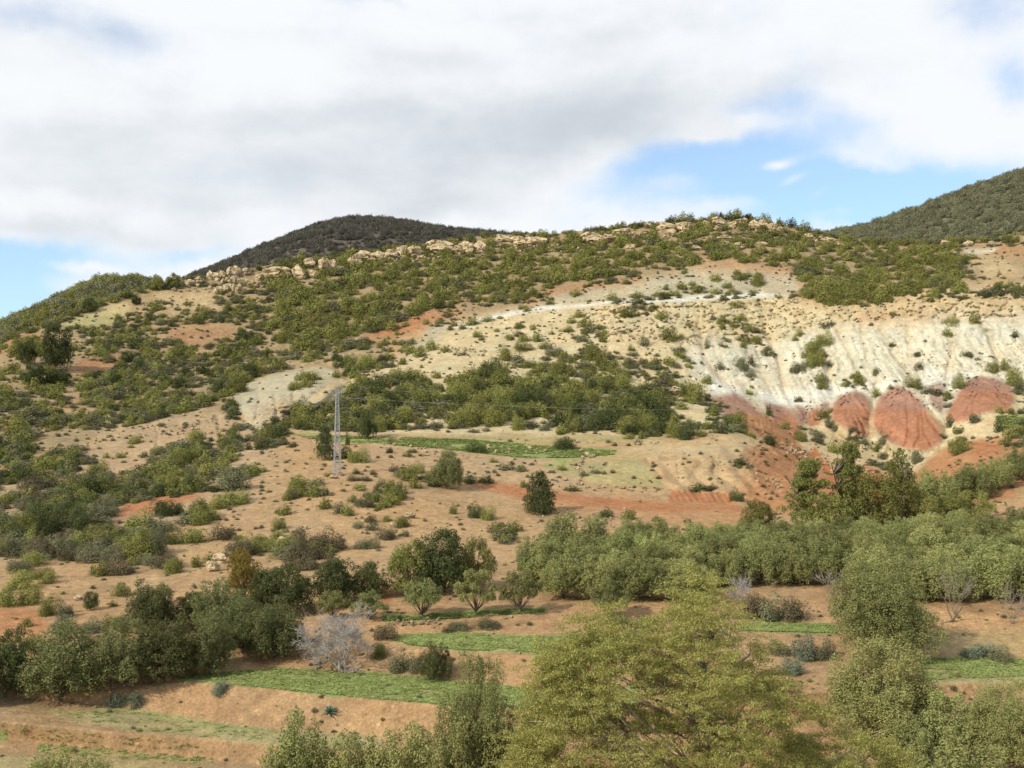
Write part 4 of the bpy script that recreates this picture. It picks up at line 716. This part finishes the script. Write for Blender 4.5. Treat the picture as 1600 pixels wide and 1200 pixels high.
# low tufts and thorn cushions
NT = 21000
tx = rng.uniform(-250, 1850, NT); sk = lin(SKY, tx); ty = sk + 8 + (1195 - sk) * rng.random(NT)
X, Y, Z = ground(tx, ty); cl = fbm(X / 6, Y / 6, Z / 6, 3)
okp = (cl < .55) & (rng.random(NT) < (Y / 380) ** 1.2 * 1.1)
for poly, keep in [([(1050, 460), (1250, 455), (1290, 480), (1480, 450), (1700, 450), (1700, 520), (1050, 530)], .12), ([(1300, 655), (1325, 610), (1400, 598), (1475, 640), (1535, 585), (1590, 605), (1580, 645), (1475, 710), (1390, 700)], .0), ([(1100, 520), (1300, 490), (1480, 470), (1700, 460), (1700, 660), (1480, 690), (1300, 690), (1100, 610)], .09), ([(450, 672), (1100, 684), (1060, 718), (820, 720), (560, 695)], .06), ([(700, 752), (1180, 775), (1180, 830), (800, 800)], .05), ([(-400, 1040), (900, 1040), (900, 1260), (-400, 1260)], .25), ([(590, 980), (1800, 970), (1800, 1060), (590, 1025)], .15), ([(350, 605), (440, 580), (530, 570), (545, 610), (480, 650), (380, 670)], .25)]:
    m = inpoly(poly, tx, ty); okp &= ~(m & (rng.random(NT) > keep))
X, Y, Z = X[okp], Y[okp], Z[okp]; n = len(X); wv = rng.uniform(.35, 1.25, n) * np.clip(Y / 200, .55, 1.2); tl = [SHM['y'][4], SHM['y'][5], SHM['b'][4], SHM['g'][4], SHM['y'][3]]
scatter('tufts', np.stack([X, Y, Z - .05], 1), np.stack([wv, wv, wv * rng.uniform(.35, .7, n)], 1), np.stack([X * 0, X * 0, rng.random(n) * 6.28], 1), rng.integers(0, 5, n), tl, 'low dry tufts and thorn cushions dotting the bare earth', 'tufts')
# loose stones
NS = 9000
tx = rng.uniform(-250, 1850, NS); sk = lin(SKY, tx); ty = sk + 15 + (1195 - sk) * rng.random(NS); X, Y, Z = ground(tx, ty); cl = fbm(X / 9 + 50, Y / 9, Z / 9, 3)
okp = (cl > .46) & (rng.random(NS) < (Y / 330) ** 1.2)
for poly in ([(1080, 490), (1290, 490), (1480, 470), (1700, 460), (1700, 690), (1300, 690), (1100, 640)], [(450, 672), (1100, 684), (1060, 712), (820, 716), (560, 695)], [(350, 605), (440, 580), (530, 570), (545, 610), (480, 650), (380, 670)], [(265, 1055), (420, 1044), (700, 1062), (900, 1080), (900, 1105), (560, 1091), (290, 1064)], [(590, 990), (860, 985), (860, 1022), (640, 1010)]):
    okp &= ~inpoly(poly, tx, ty)
X, Y, Z = X[okp], Y[okp], Z[okp]; n = len(X); wv = rng.uniform(.15, .75, n) * np.clip(Y / 200, .4, 1.1) * (rng.random(n) ** 1.5 + .4)
scatter('stones', np.stack([X, Y, Z - .05], 1), np.stack([wv, wv * .8, wv * .6], 1), rng.random((n, 3)) * [.4, .4, 6.28], rng.integers(0, 4, n), ROCKS[:4], 'loose pale stones strewn over the tan slopes', 'stones')
# rubble of dry-stone edging beside the terraces
pts = []
for (x0, y0, x1, y1, q, sp) in [(910, 715, 905, 765, 40, 3), (905, 700, 925, 716, 16, 2), (150, 1080, 270, 1062, 50, 3), (490, 1046, 560, 1050, 50, 4), (620, 975, 690, 972, 45, 6), (830, 800, 1000, 822, 60, 9), (600, 700, 740, 710, 45, 14), (760, 704, 860, 712, 20, 6), (780, 688, 1040, 694, 25, 7), (860, 755, 1040, 770, 30, 8), (1220, 700, 1330, 740, 90, 14), (1290, 720, 1400, 745, 80, 10), (1180, 740, 1250, 780, 30, 12), (600, 600, 1000, 610, 60, 20), (640, 545, 760, 550, 120, 6), (930, 520, 1090, 535, 110, 8), (1045, 605, 1062, 616, 30, 5), (200, 650, 400, 690, 60, 30)]:
    for k in range(q):
        f = random.random(); pts.append((x0 + (x1 - x0) * f + random.gauss(0, 1.5), y0 + (y1 - y0) * f + random.gauss(0, sp * .5)))
nbase = len(pts); crest = [(268, 446), (330, 445), (385, 440), (430, 432), (490, 428), (550, 414), (620, 402), (700, 392), (780, 383), (860, 384), (930, 378), (1000, 364), (1060, 360), (1130, 354), (1230, 362), (1310, 380)]
for k in range(700):
    x = random.uniform(265, 1310); pts.append((x, float(lin(crest, x)) + abs(random.gauss(0, 7))))
P_ = np.array([ground(a, b) for a, b in pts]); wv = rng.uniform(.2, .85, len(pts)) * np.where(np.arange(len(pts)) >= nbase, 1.6, 1) * np.clip(P_[:, 1] / 200, .35, 1.3)
scatter('rubble', P_, np.stack([wv, wv * .8, wv * .7], 1), rng.random((len(pts), 3)) * [.5, .5, 6.28], rng.integers(0, 4, len(pts)), ROCKS[3:], 'rubble of small stones along terrace edges and gullies', 'rubble')
# grass
def tuft_mesh(seed):
    rs = np.random.default_rng(seed); n = 26; pos = np.stack([rs.uniform(-.5, .5, n), rs.uniform(-.5, .5, n), rs.uniform(0, .5, n)], 1); nr = rs.normal(size=(n, 3)) * .5 + [0, -.3, 1]
    V, Fc = leaves(pos, nr, .24, 1.6, rs); m = mesh_np('grass_tuft', V, Fc, 4); m.materials.append(M_grass); return m
GT = [tuft_mesh(i) for i in range(3)]
gp = []
for poly, q in [([(275, 1056), (420, 1045), (560, 1049), (700, 1063), (840, 1078), (840, 1106), (700, 1101), (560, 1089), (420, 1075), (300, 1063)], 5200), ([(600, 994), (720, 989), (860, 995), (860, 1020), (720, 1015), (640, 1007)], 2600), ([(1160, 974), (1300, 975), (1305, 989), (1160, 985)], 1300), ([(460, 679), (720, 686), (900, 700), (960, 704), (960, 711), (900, 715), (820, 716), (680, 700), (490, 687)], 5200),
                ([(1430, 1027), (1600, 1030), (1640, 1055), (1450, 1062)], 1500), ([(600, 962), (850, 950), (850, 956), (720, 965), (600, 970)], 1200), ([(80, 1112), (200, 1110), (430, 1143), (430, 1161), (200, 1140)], 130), ([(60, 1160), (330, 1184), (330, 1194), (60, 1176)], 160), ([(1556, 650), (1620, 648), (1620, 668), (1562, 670)], 400), ([(0, 1130), (330, 1165), (330, 1175), (0, 1150)], 120)]:
    xs = [a for a, b in poly]; ys = [b for a, b in poly]; x = rng.uniform(min(xs), max(xs), q * 4); y = rng.uniform(min(ys), max(ys), q * 4); m = inpoly(poly, x, y) & (fbm(x / 60, y / 8, x * 0, 3) > .25 + .5 * rng.random(len(x))); gp += list(zip(x[m], y[m]))
gp = np.array(gp); X, Y, Z = ground(gp[:, 0], gp[:, 1]); n = len(X); wv = rng.uniform(.5, 1.1, n) * np.clip(Y / 120, .7, 1.7)
scatter('grass', np.stack([X, Y, Z], 1), np.stack([wv * .6, wv * .6, wv * .2], 1), np.stack([X * 0, X * 0, rng.random(n) * 6.28], 1), rng.integers(0, 3, n), GT, 'short green crop growing on the terraced fields', 'grass')

# distant woodland on the hills behind
def wood(name, H, n, rows, wr, pal, label):
    R, Cn = H.shape[:2]; r = rng.uniform(rows[0], rows[1], n); c = rng.uniform(0, Cn - 1.01, n); r0, c0 = r.astype(int), c.astype(int); fr, fc = (r - r0)[:, None], (c - c0)[:, None]
    p = (H[r0, c0] * (1 - fr) + H[np.minimum(r0 + 1, R - 1), c0] * fr) * (1 - fc) + (H[r0, c0 + 1] * (1 - fr) + H[np.minimum(r0 + 1, R - 1), c0 + 1] * fr) * fc
    ok = (np.abs(p[:, 0] / p[:, 1] * F) < 950) & (fbm(p[:, 0] / 40, p[:, 1] / 40, p[:, 2] / 40, 3) < .72); p = p[ok]; n = len(p); w = rng.uniform(*wr, n)
    ml = [m_ for q in pal for m_ in SHM[q][:3]]
    scatter(name, p - [0, 0, .3], np.stack([w, w, w * rng.uniform(.5, .8, n)], 1), np.stack([w * 0, w * 0, rng.random(n) * 6.28], 1), rng.integers(0, len(ml), n), ml, label, 'woodland')
FM2 = foliage_mat('leaves_far_cloud_shaded', (0.125, 0.122, 0.100), .35, .15); FM3 = foliage_mat('leaves_far_grey', (0.205, 0.210, 0.130), .35, .2)  # the rounded hill's leaves have its cloud shadow mixed into their colour
for k_, fm_ in (('D', FM2), ('E', FM3)):
    SHM[k_] = []
    for V_, F_ in SHAPES:
        m_ = mesh_np('far_foliage', V_, F_, 4); m_.materials.append(fm_); SHM[k_].append(m_)
wood('woodland', H1, 15000, (12, 62), (4, 9), 'D', 'evergreen scrub, coloured dark for cloud shadow, covering the rounded hill behind the crest')
wood('woodland', H2, 19000, (12, 62), (4, 9), 'E', 'grey-green evergreen woodland covering the mountain at right')
wood('woodland', H3, 8000, (20, 62), (3, 7), 'Eg', 'low green woodland on the shoulder behind the left ridge')

# ------------------------------------------------------------------ trees one by one
T = place_tree
T('dark', 140, 487, 23, 22, 'small round dark tree standing alone on the sloping pasture', name='oak_tree', var=0); T('dark', 213, 476, 16, 15, 'small dark tree at the top right corner of the sloping pasture', name='oak_tree', var=1)
T('dark', 42, 570, 34, 40, 'round dark evergreen tree left of the tallest one on the upper left slope', name='oak_tree', var=2); T('dark', 86, 578, 48, 72, 'tallest dark evergreen tree on the upper left slope', name='oak_tree', var=0); T('dark', 52, 600, 38, 36, 'dark bushy tree just below the round one at upper left', name='oak_tree', var=1); T('dark', 92, 602, 46, 26, 'low dark tree at the foot of the tallest upper left tree', name='oak_tree', var=2)
T('green', 246, 453, 20, 25, 'small upright green tree on the crest left of the pale rocks', name='juniper_tree', var=0); T('green', 271, 446, 24, 20, 'small spreading green tree at the leftmost crest rocks', name='juniper_tree', var=1)
T('cone', 1126, 345, 9, 14, 'tiny pointed tree on the skyline at the summit', name='juniper_tree'); T('dark', 1150, 346, 20, 10, 'small flat dark tree on the summit right of the pointed one', name='juniper_tree'); T('dark', 1170, 344, 14, 11, 'small dark tree leaning on the skyline right of the summit', name='juniper_tree')
T('cone', 508, 718, 38, 52, 'dark conical tree immediately left of the pylon', name='juniper_tree', var=0)
T('dark', 575, 685, 30, 48, 'dark tree right of the pylon above the green strip', name='juniper_tree', var=1)
T('deep', 698, 764, 50, 64, 'upright grey-green tree casting shade on the red track', name='tree', var=0); T('cone', 843, 801, 58, 66, 'lone dark green conifer above the olive grove', 'conifer', name='conifer', var=1)
T('dark', 141, 953, 24, 30, 'small dark tree with a bare stem on the lower left slope', name='oak_tree')
G2 = 'dark evergreens at the foot of the tan slope'
for (x, y, w, h, k, l) in [(640, 928, 80, 84, 'green', 'left tree of the big dark green clump below the knoll'), (695, 926, 95, 100, 'dark', 'middle and tallest tree of the dark green clump below the knoll'), (742, 922, 66, 84, 'green', 'right tree of the big dark green clump below the knoll'), (450, 962, 85, 85, 'dark', 'dark tree left of the bare grey tree, under the yellowing one'), (520, 945, 84, 72, 'dark', 'dark tree directly behind the bare grey tree'), (575, 935, 60, 58, 'dark', 'dark tree right behind the bare grey tree'),
                           (382, 938, 62, 84, 'yellow', 'tree with yellowing crown at the foot of the tan slope'), (410, 960, 60, 70, 'dark', 'dark tree right of the yellowing tree'), (235, 990, 78, 84, 'deep', 'thin greyish tree above the olive row at left'), (300, 985, 66, 60, 'dark', 'small dark tree behind the olive row'), (345, 990, 96, 84, 'deep', 'olive tree below the yellowing tree'), (8, 1090, 84, 110, 'dark', 'dark tree at the bottom left edge'), (378, 1018, 84, 84, 'deep', 'olive tree between the row and the dark one'),
                           (430, 1028, 92, 92, 'deep', 'dark olive tree left of the bare grey tree')]:
    T(k, x, y, w, h, l, name='olive_tree' if k in ('olive', 'deep') else 'oak_tree', group=G2)
G3 = 'olive trees along the terraces'
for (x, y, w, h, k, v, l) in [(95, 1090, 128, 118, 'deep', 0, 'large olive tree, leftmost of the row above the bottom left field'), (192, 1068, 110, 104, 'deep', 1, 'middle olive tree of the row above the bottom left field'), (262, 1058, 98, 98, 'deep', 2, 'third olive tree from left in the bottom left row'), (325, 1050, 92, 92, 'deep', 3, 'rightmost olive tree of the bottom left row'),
                              (520, 968, 52, 46, 'open', 0, 'small olive tree above the bare grey tree'), (578, 968, 56, 46, 'open', 2, 'small olive tree above and right of the bare grey tree'), (660, 964, 62, 60, 'open', 1, 'small round olive tree with visible forked trunk on the green strip'), (744, 960, 66, 70, 'open', 3, 'olive tree right of the small round one on the strip'), (812, 957, 68, 66, 'open', 3, 'olive tree at the right end of the green strip'), (950, 964, 64, 64, 'open', 2, 'olive tree with dark trunk standing before the grove'),
                              (682, 1062, 58, 58, 'deep', 1, 'grey-green bushy olive on the bank between two green fields'), (1375, 1020, 170, 158, 'bigolive', 0, 'very large olive tree beside the lower right fields'), (1380, 1150, 180, 150, 'bigolive', 2, 'large broad olive tree at bottom right beside the juniper'), (1475, 1190, 100, 110, 'pale', 1, 'pale olive tree right of the broad bottom one'), (1565, 1196, 130, 140, 'bigolive', 3, 'olive tree in the bottom right corner'), (1420, 1215, 100, 90, 'olive', 1, 'olive tree at bottom edge below the broad one')]:
    T(k, x, y, w, h, l, name='olive_tree', group=G3, var=v)
T('deep', -78, 1104, 116, 112, 'olive tree standing beyond the left edge, its shade falling on the field', name='olive_tree', group=G3, var=1)
def lowtree(k, px, top, Yd_, w, h, l, v=0, name='olive_tree', g=G3):   # trees whose foot is below the frame
    z = -(top - CY) / F * Yd_ - h / F * Yd_; x = (px - CX) / F * Yd_; T(k, 0, 0, w, h, l, name=name, group=g, var=v, at=(x, Yd_, z))
lowtree('bigolive', 748, 1012, 66, 128, 250, 'tall two-lobed olive tree standing left of the juniper', 1); lowtree('pale', 470, 1108, 70, 130, 180, 'pale thin-crowned olive at the bottom left of centre', 2); lowtree('olive', 560, 1140, 68, 110, 150, 'olive tree at bottom edge right of the thin-crowned one', 0); lowtree('olive', 640, 1128, 68, 130, 160, 'broad olive tree at bottom edge left of the tall two-lobed one', 3)
lowtree('olive', 720, 1118, 64, 120, 170, 'olive tree in front of the tall two-lobed one', 1); lowtree('olive', 800, 1110, 64, 130, 180, 'olive tree half hidden by the juniper\'s left side', 2); lowtree('pale', 70, 1172, 66, 110, 140, 'treetop at the bottom left corner', 0); lowtree('pale', 140, 1178, 66, 90, 130, 'treetop right of the one in the bottom left corner', 1); lowtree('olive', 1500, 1150, 60, 150, 160, 'olive treetop cut by the bottom edge at right', 0); lowtree('olive', 1330, 1165, 60, 120, 150, 'olive treetop behind the juniper\'s right side', 3)
# the grove
G4 = 'olive trees of the dense grove'
rown = ['back', 'second', 'third', 'fourth', 'front']
for r, (py0, py1, x0, x1, step, w, h) in enumerate([(862, 838, 990, 1680, 46, 60, 44), (880, 860, 960, 1680, 50, 68, 54), (900, 884, 860, 1680, 54, 74, 60), (918, 908, 850, 1680, 56, 80, 66), (938, 936, 880, 1680, 60, 84, 72)]):
    xs = np.arange(x0, x1, step)
    for k, x in enumerate(xs):
        if r == 4 and 1090 < x < 1320: continue
        xx = x + random.uniform(-9, 9); f = (x - x0) / (x1 - x0)
        l = f'leftmost olive tree in the {rown[r]} row of the grove' if k == 0 else f'{ORD[k]} olive tree from left in the {rown[r]} row of the grove'
        T('pale' if random.random() < (.3 + .25 * f) else 'olive', xx, py0 + (py1 - py0) * f + random.uniform(-4, 4), w * random.uniform(.88, 1.15), h * random.uniform(.85, 1.2), l, name='olive_tree', group=G4)
for (x, y, w, h, k, l) in [(880, 885, 90, 84, 'olive', 'tall greyish tree at the left end of the grove'), (925, 880, 66, 76, 'olive', 'grey-green tree second at the left end of the grove'), (835, 905, 60, 70, 'olive', 'olive tree between the dark clump and the grove'), (1185, 828, 58, 48, 'green', 'round dark tree left of the feathery trees'), (1262, 836, 92, 118, 'feather', 'left feathery tall tree behind the grove'), (1325, 832, 76, 140, 'feather', 'right feathery tall tree behind the grove'), (1300, 838, 70, 66, 'green', 'dark green tree between the two feathery ones'),
                           (1362, 834, 92, 96, 'green', 'broad green tree right of the feathery trees'), (1406, 828, 84, 122, 'greencone', 'dark pointed conifer behind the grove'), (1350, 790, 60, 50, 'yellow', 'small orange-tinged autumn tree in the red gully'), (1440, 825, 60, 60, 'green', 'dark tree right of the pointed conifer'), (1460, 800, 76, 68, 'olive', 'olive tree above the grove right of the conifer'), (1520, 778, 70, 56, 'olive', 'olive tree on the diagonal line at right, lower one'), (1558, 764, 62, 50, 'olive', 'olive tree on the diagonal line at right, middle one'), (1596, 750, 56, 54, 'olive', 'olive tree on the diagonal line at the right edge'),
                           (1520, 812, 66, 46, 'green', 'dull brownish-green tree on the bank right of the conifer'), (1485, 815, 56, 44, 'green', 'low dull tree between the diagonal olives and the grove')]:
    T(k, x, y, w, h, l, name={'greencone': 'conifer', 'olive': 'olive_tree'}.get(k, 'tree'), cat='conifer' if k == 'greencone' else 'tree')

# ------------------------------------------------------------------ bare trees
def bare_tree(px, py, w, h, seed, label, levels=4, spread=.8, r0=.16, mat=None):
    rs = np.random.default_rng(seed); X, Y, Z = [float(v) for v in ground(px, py)]; s = Y / F; H = h * s; Wd = w * s
    paths = []
    def grow(p, d, L_, r, lv):
        pts, rad, d2 = limb(rs, p, d, L_, r, 4, .16, .03); paths.append((pts, rad))
        if lv == 0: return
        for k in range(4 if lv > 1 else 5):
            i = rs.integers(2, 5); nd = d2 + rs.normal(size=3) * spread; nd[2] = nd[2] * .6 + .15; grow(pts[i], nd, L_ * rs.uniform(.5, .8), rad[i] * .75, lv - 1)
    for k in range(7):
        a = 6.28 * k / 7 + rs.random(); grow((0, 0, 0), (math.cos(a) * .8, math.sin(a) * .8, .9), H * .42, r0 * .7, levels)
    paths = [(p, [max(q, .013) for q in r]) for p, r in paths]; V, Fc = tubes(paths, 4); mx = V.max(0); mn = V.min(0); V = V * [Wd / (mx[0] - mn[0]), Wd / (mx[1] - mn[1]), H / mx[2]]; V[:, 2] = np.maximum(V[:, 2], -.3)
    root = bpy.data.objects.new('bare_tree', None); COL.objects.link(root); root.location = (X, Y, Z)
    nb = 0
    new_obj('branches', mesh_np('branches', V, Fc, 4, True), mat or M_dead, root)
    TV, TF = tubes([limb(rs, (0, 0, -.3), (0, 0, 1), H * .25, r0 * 1.5, 4, .1)[:2]], 7); new_obj('trunk', mesh_np('trunk', TV, TF, 4, True), mat or M_dead, root)
    tag(root, label, 'bare tree')
bare_tree(530, 1048, 138, 112, 3, 'leafless grey tree with spreading twigs above the lower green field', 4, .8, .13)
bare_tree(1156, 945, 44, 56, 4, 'small leafless grey tree right behind the juniper', 3, .6, .07); bare_tree(1300, 930, 60, 44, 5, 'leafless grey shrub left of the very large olive', 2, .7, .04, M_twig)
bare_tree(1492, 962, 60, 100, 6, 'slender leafless tree right of the very large olive', 2, .45, .05, M_twig); bare_tree(1580, 975, 60, 80, 7, 'thin leafless tree near the right edge before the grove', 2, .5, .04, M_twig)
# fallen dead branch
rs = np.random.default_rng(9); pp = []
for k in range(4):
    pts, rad, _ = limb(rs, (0, 0, .15), (math.cos(k * 1.7) * 1, .2 * math.sin(k), .35 if k % 2 else .1), 2.2, .09, 5, .2); pp.append((pts, rad))
V, Fc = tubes(pp, 5); X, Y, Z = [float(v) for v in ground(1488, 972)]; o = new_obj('fallen_branch', mesh_np('fallen_branch', V, Fc, 4, True), M_bark); o.location = (X, Y, Z); tag(o, 'dark fallen branch lying on bare earth right of the very large olive', 'branch')
# blue-green agave on the bank
def agave(px, py, w, label):
    X, Y, Z = [float(v) for v in ground(px, py)]; rs = np.random.default_rng(int(px)); VV, FF = [], []
    for k in range(34):
        a = k * 2.4; e = .15 + 1.25 * (k / 34); L_ = w * Y / F * .56 * (1 - .2 * k / 34); d = np.array([math.cos(a) * math.cos(e), math.sin(a) * math.cos(e), math.sin(e)]); sd_ = np.array([-math.sin(a), math.cos(a), 0]); up_ = np.cross(d, sd_)
        b = len(VV); 
        for f, ww in ((0, .05), (.4, .075), (.8, .04), (1, .002)):
            c = d * L_ * f + np.array([0, 0, -.12 * f * f * L_]) + [0, 0, .05]; VV += [c - sd_ * ww, c + up_ * ww * .4, c + sd_ * ww]
        for q in range(3):
            i = b + q * 3; FF += [[i, i + 1, i + 4, i + 3], [i + 1, i + 2, i + 5, i + 4]]
    o = new_obj('agave', mesh_np('agave', VV, FF, 4, True), rough_mat('agave_leaf', (.10, .17, .12), (.17, .24, .17), 3, 0)); o.location = (X, Y, Z); tag(o, label, 'agave')
agave(515, 1116, 34, 'blue-green agave rosette alone on the bare bank below the green field')

# ------------------------------------------------------------------ lattice pylon and wires
def pylon():
    X, Y, Z = [float(v) for v in ground(527, 742)]; s = Y / F; H = 133 * s; wb, wt = 5.2 * s, 1.6 * s
    root = bpy.data.objects.new('power_pylon', None); COL.objects.link(root); root.location = (X, Y, Z); root.rotation_euler[2] = .35; tag(root, 'tall slim grey lattice steel pylon on the tan slope', 'pylon')
    def cor(f): w = wb + (wt - wb) * f; return [np.array([a * w, b * w, f * H]) for a, b in ((-1, -1), (1, -1), (1, 1), (-1, 1))]
    for k in range(4):
        V, Fc = tubes([([cor(0)[k] - [0, 0, .4], cor(1)[k]], [.07, .055])], 4); new_obj('leg', mesh_np('leg', V, Fc, 4), M_steel, root)
    fs = [0]; 
    while fs[-1] < .985: fs.append(min(1, fs[-1] + (wb + (wt - wb) * fs[-1]) * 1.55 / H))
    for side in range(4):
        p = []
        for i in range(len(fs) - 1):
            a, b = cor(fs[i]), cor(fs[i + 1]); k0, k1 = side, (side + 1) % 4; p.append(([a[k0], b[k1]] if i % 2 else [a[k1], b[k0]], [.034, .034])); p.append(([b[k0], b[k1]], [.026, .026]))
        V, Fc = tubes(p, 4); new_obj('bracing', mesh_np('bracing', V, Fc, 4), M_steel, root)
    for zf, L_ in ((.93, .85), (.985, .55)):
        V, Fc = tubes([([np.array([-L_, -.12, zf * H]), np.array([L_, -.12, zf * H])], [.05, .05]), ([np.array([-L_, -.12, zf * H]), np.array([0, 0, zf * H + .45])], [.03, .03]), ([np.array([L_, -.12, zf * H]), np.array([0, 0, zf * H + .45])], [.03, .03])], 4)
        ca_ = new_obj('crossarm', mesh_np('crossarm', V, Fc, 4), M_steel, root)
        for sx in (-1, 1):
            V, Fc = tubes([([np.array([sx * L_, -.12, zf * H - .45]), np.array([sx * L_, -.12, zf * H - .3]), np.array([sx * L_, -.12, zf * H - .15]), np.array([sx * L_, -.12, zf * H])], [.04, .09, .09, .03])], 6)
            new_obj('insulator', mesh_np('insulator', V, Fc, 4, True), rough_mat('glass_insulator', (.12, .14, .13), (.2, .22, .2), 2, 0, 0, .2), ca_)
    V, Fc = tubes([([np.array([0, 0, -.5]), np.array([0, 0, .12])], [wb * 1.35, wb * 1.25])], 8); new_obj('footing', mesh_np('footing', V, Fc, 4), rough_mat('concrete', (.35, .31, .26), (.45, .41, .35), 4, .2), root)
    return X, Y, Z + .93 * H
px_, py_, pz_ = pylon()
for k, (dx, lab_) in enumerate([(-.8, 'thin power line wire running right from the pylon, farther strand'), (.8, 'thin power line wire running right from the pylon, nearer strand')]):
    a = np.array([px_ + dx, py_, pz_ - .3]); b = np.array([px_ + 190 + dx, py_ + 25 - dx * 3, pz_ + 3.5]); pts = []
    for i in range(41):
        f = i / 40; p = a + (b - a) * f; p[2] -= 4 * 4.2 * f * (1 - f); pts.append(p)
    V, Fc = tubes([(pts, [.009] * 41)], 4); o = new_obj('power_wire', mesh_np('power_wire', V, Fc, 4, True), M_steel); tag(o, lab_, 'wire', 'power line wires')

# ------------------------------------------------------------------ roadside juniper close by
def juniper():
    rs = np.random.default_rng(77); Yj = 20.0; s = Yj / F
    base = np.array([(1110 - CX) * s, Yj, -13.6])
    root = bpy.data.objects.new('juniper_tree', None); COL.objects.link(root); root.location = base
    tag(root, 'big yellow-green juniper tree in the foreground, cut off by the bottom edge', 'tree')
    # outline of the crown in the vertical plane: height of the top at each offset
    prof_x = [800, 830, 860, 890, 920, 960, 1000, 1040, 1060, 1075, 1090, 1110, 1135, 1150, 1170, 1200, 1240, 1280, 1320, 1360, 1400, 1430]
    prof_y = [1160, 1080, 1010, 975, 950, 945, 975, 960, 930, 895, 882, 892, 930, 960, 985, 1035, 1070, 1100, 1128, 1150, 1168, 1240]
    trunk = [(0, 0, -.6), (.1, .1, 1.6), (-.1, .05, 3.6), (.1, 0, 5.6), (.0, -.1, 7.6), (-.25, 0, 9.2)]
    paths = [(trunk, [.26, .22, .18, .14, .09, .03])]; tips = []
    for k in range(2300):
        x = rs.uniform(805, 1425); top = np.interp(x, prof_x, prof_y); y = top + 6 + (rs.random() ** .85) * (1330 - top)
        q = (x - 1110) / 310; dep = rs.uniform(-1, 1) * 2.1 * math.sqrt(max(.12, 1 - q * q)) * min(1, .25 + (y - top) / 160)
        n = fbm(np.array([x / 75.]), np.array([y / 52.]), np.array([dep / 6.0]), 2)[0]
        if abs(x - 1100) < 55 and y < 1060: n = .6
        if n < .475 + .10 * smooth(x, 1180, 1300) * smooth(-y, -1120, -1000) and y > top + 20: continue
        tips.append(np.array([(x - 1110) * s, dep, -(y - CY) * s - base[2]]))
    br = []
    for tp in tips[::10]:        # a few boughs carry each group of sprays
        zz = max(.6, tp[2] - .55 * abs(tp[0]) - rs.uniform(.1, .9)); f = np.clip(zz / 9.2 * 5, 0, 4.99); i = int(f); st = np.array(trunk[i]) * (1 - f + i) + np.array(trunk[min(i + 1, 5)]) * (f - i)
        P = [st + (tp - st) * g + rs.normal(size=3) * .10 * (g * (1 - g) * 4) - [0, 0, .5 * g * (1 - g)] for g in (0, .25, .5, .75, 1)]; r0 = .018 + .03 * rs.random(); br.append((P, [r0, r0 * .8, r0 * .6, r0 * .4, .004]))
        for k in range(3):
            a_ = P[2 + k % 3]; e_ = a_ + rs.normal(size=3) * [.3, .3, .2]; br.append(([a_, (a_ + e_) / 2 + rs.normal(size=3) * .04, e_], [.01, .007, .003]))
    V, Fc = tubes(paths, 10); new_obj('trunk', mesh_np('trunk', V, Fc, 4, True), M_bark, root)
    V, Fc = tubes(br, 4); new_obj('branches', mesh_np('branches', V, Fc, 4, True), rough_mat('twig_bark', (.20, .16, .12), (.36, .31, .26), 5), root)
    pos, nr = [], []            # each tip carries flat sprays of tiny scale-leaved shoots
    for tp in tips:
        R = rs.uniform(.10, .20)
        for j in range(rs.integers(6, 11)):
            c = tp + rs.normal(size=3) * [R * 1.25, R * .9, R * .42]; m = 66
            d = rs.normal(size=(m, 3)); d /= np.linalg.norm(d, axis=1, keepdims=True); pos.append(c + d * [.13, .11, .06] * rs.random((m, 1)) ** .4); nr.append(d + [0, 0, .5] + rs.normal(size=(m, 3)) * .6)
    V, Fc = leaves(np.concatenate(pos), np.concatenate(nr), .0145, 2.6, rs); new_obj('crown', mesh_np('crown', V, Fc, 4), M_juniper, root)
juniper()
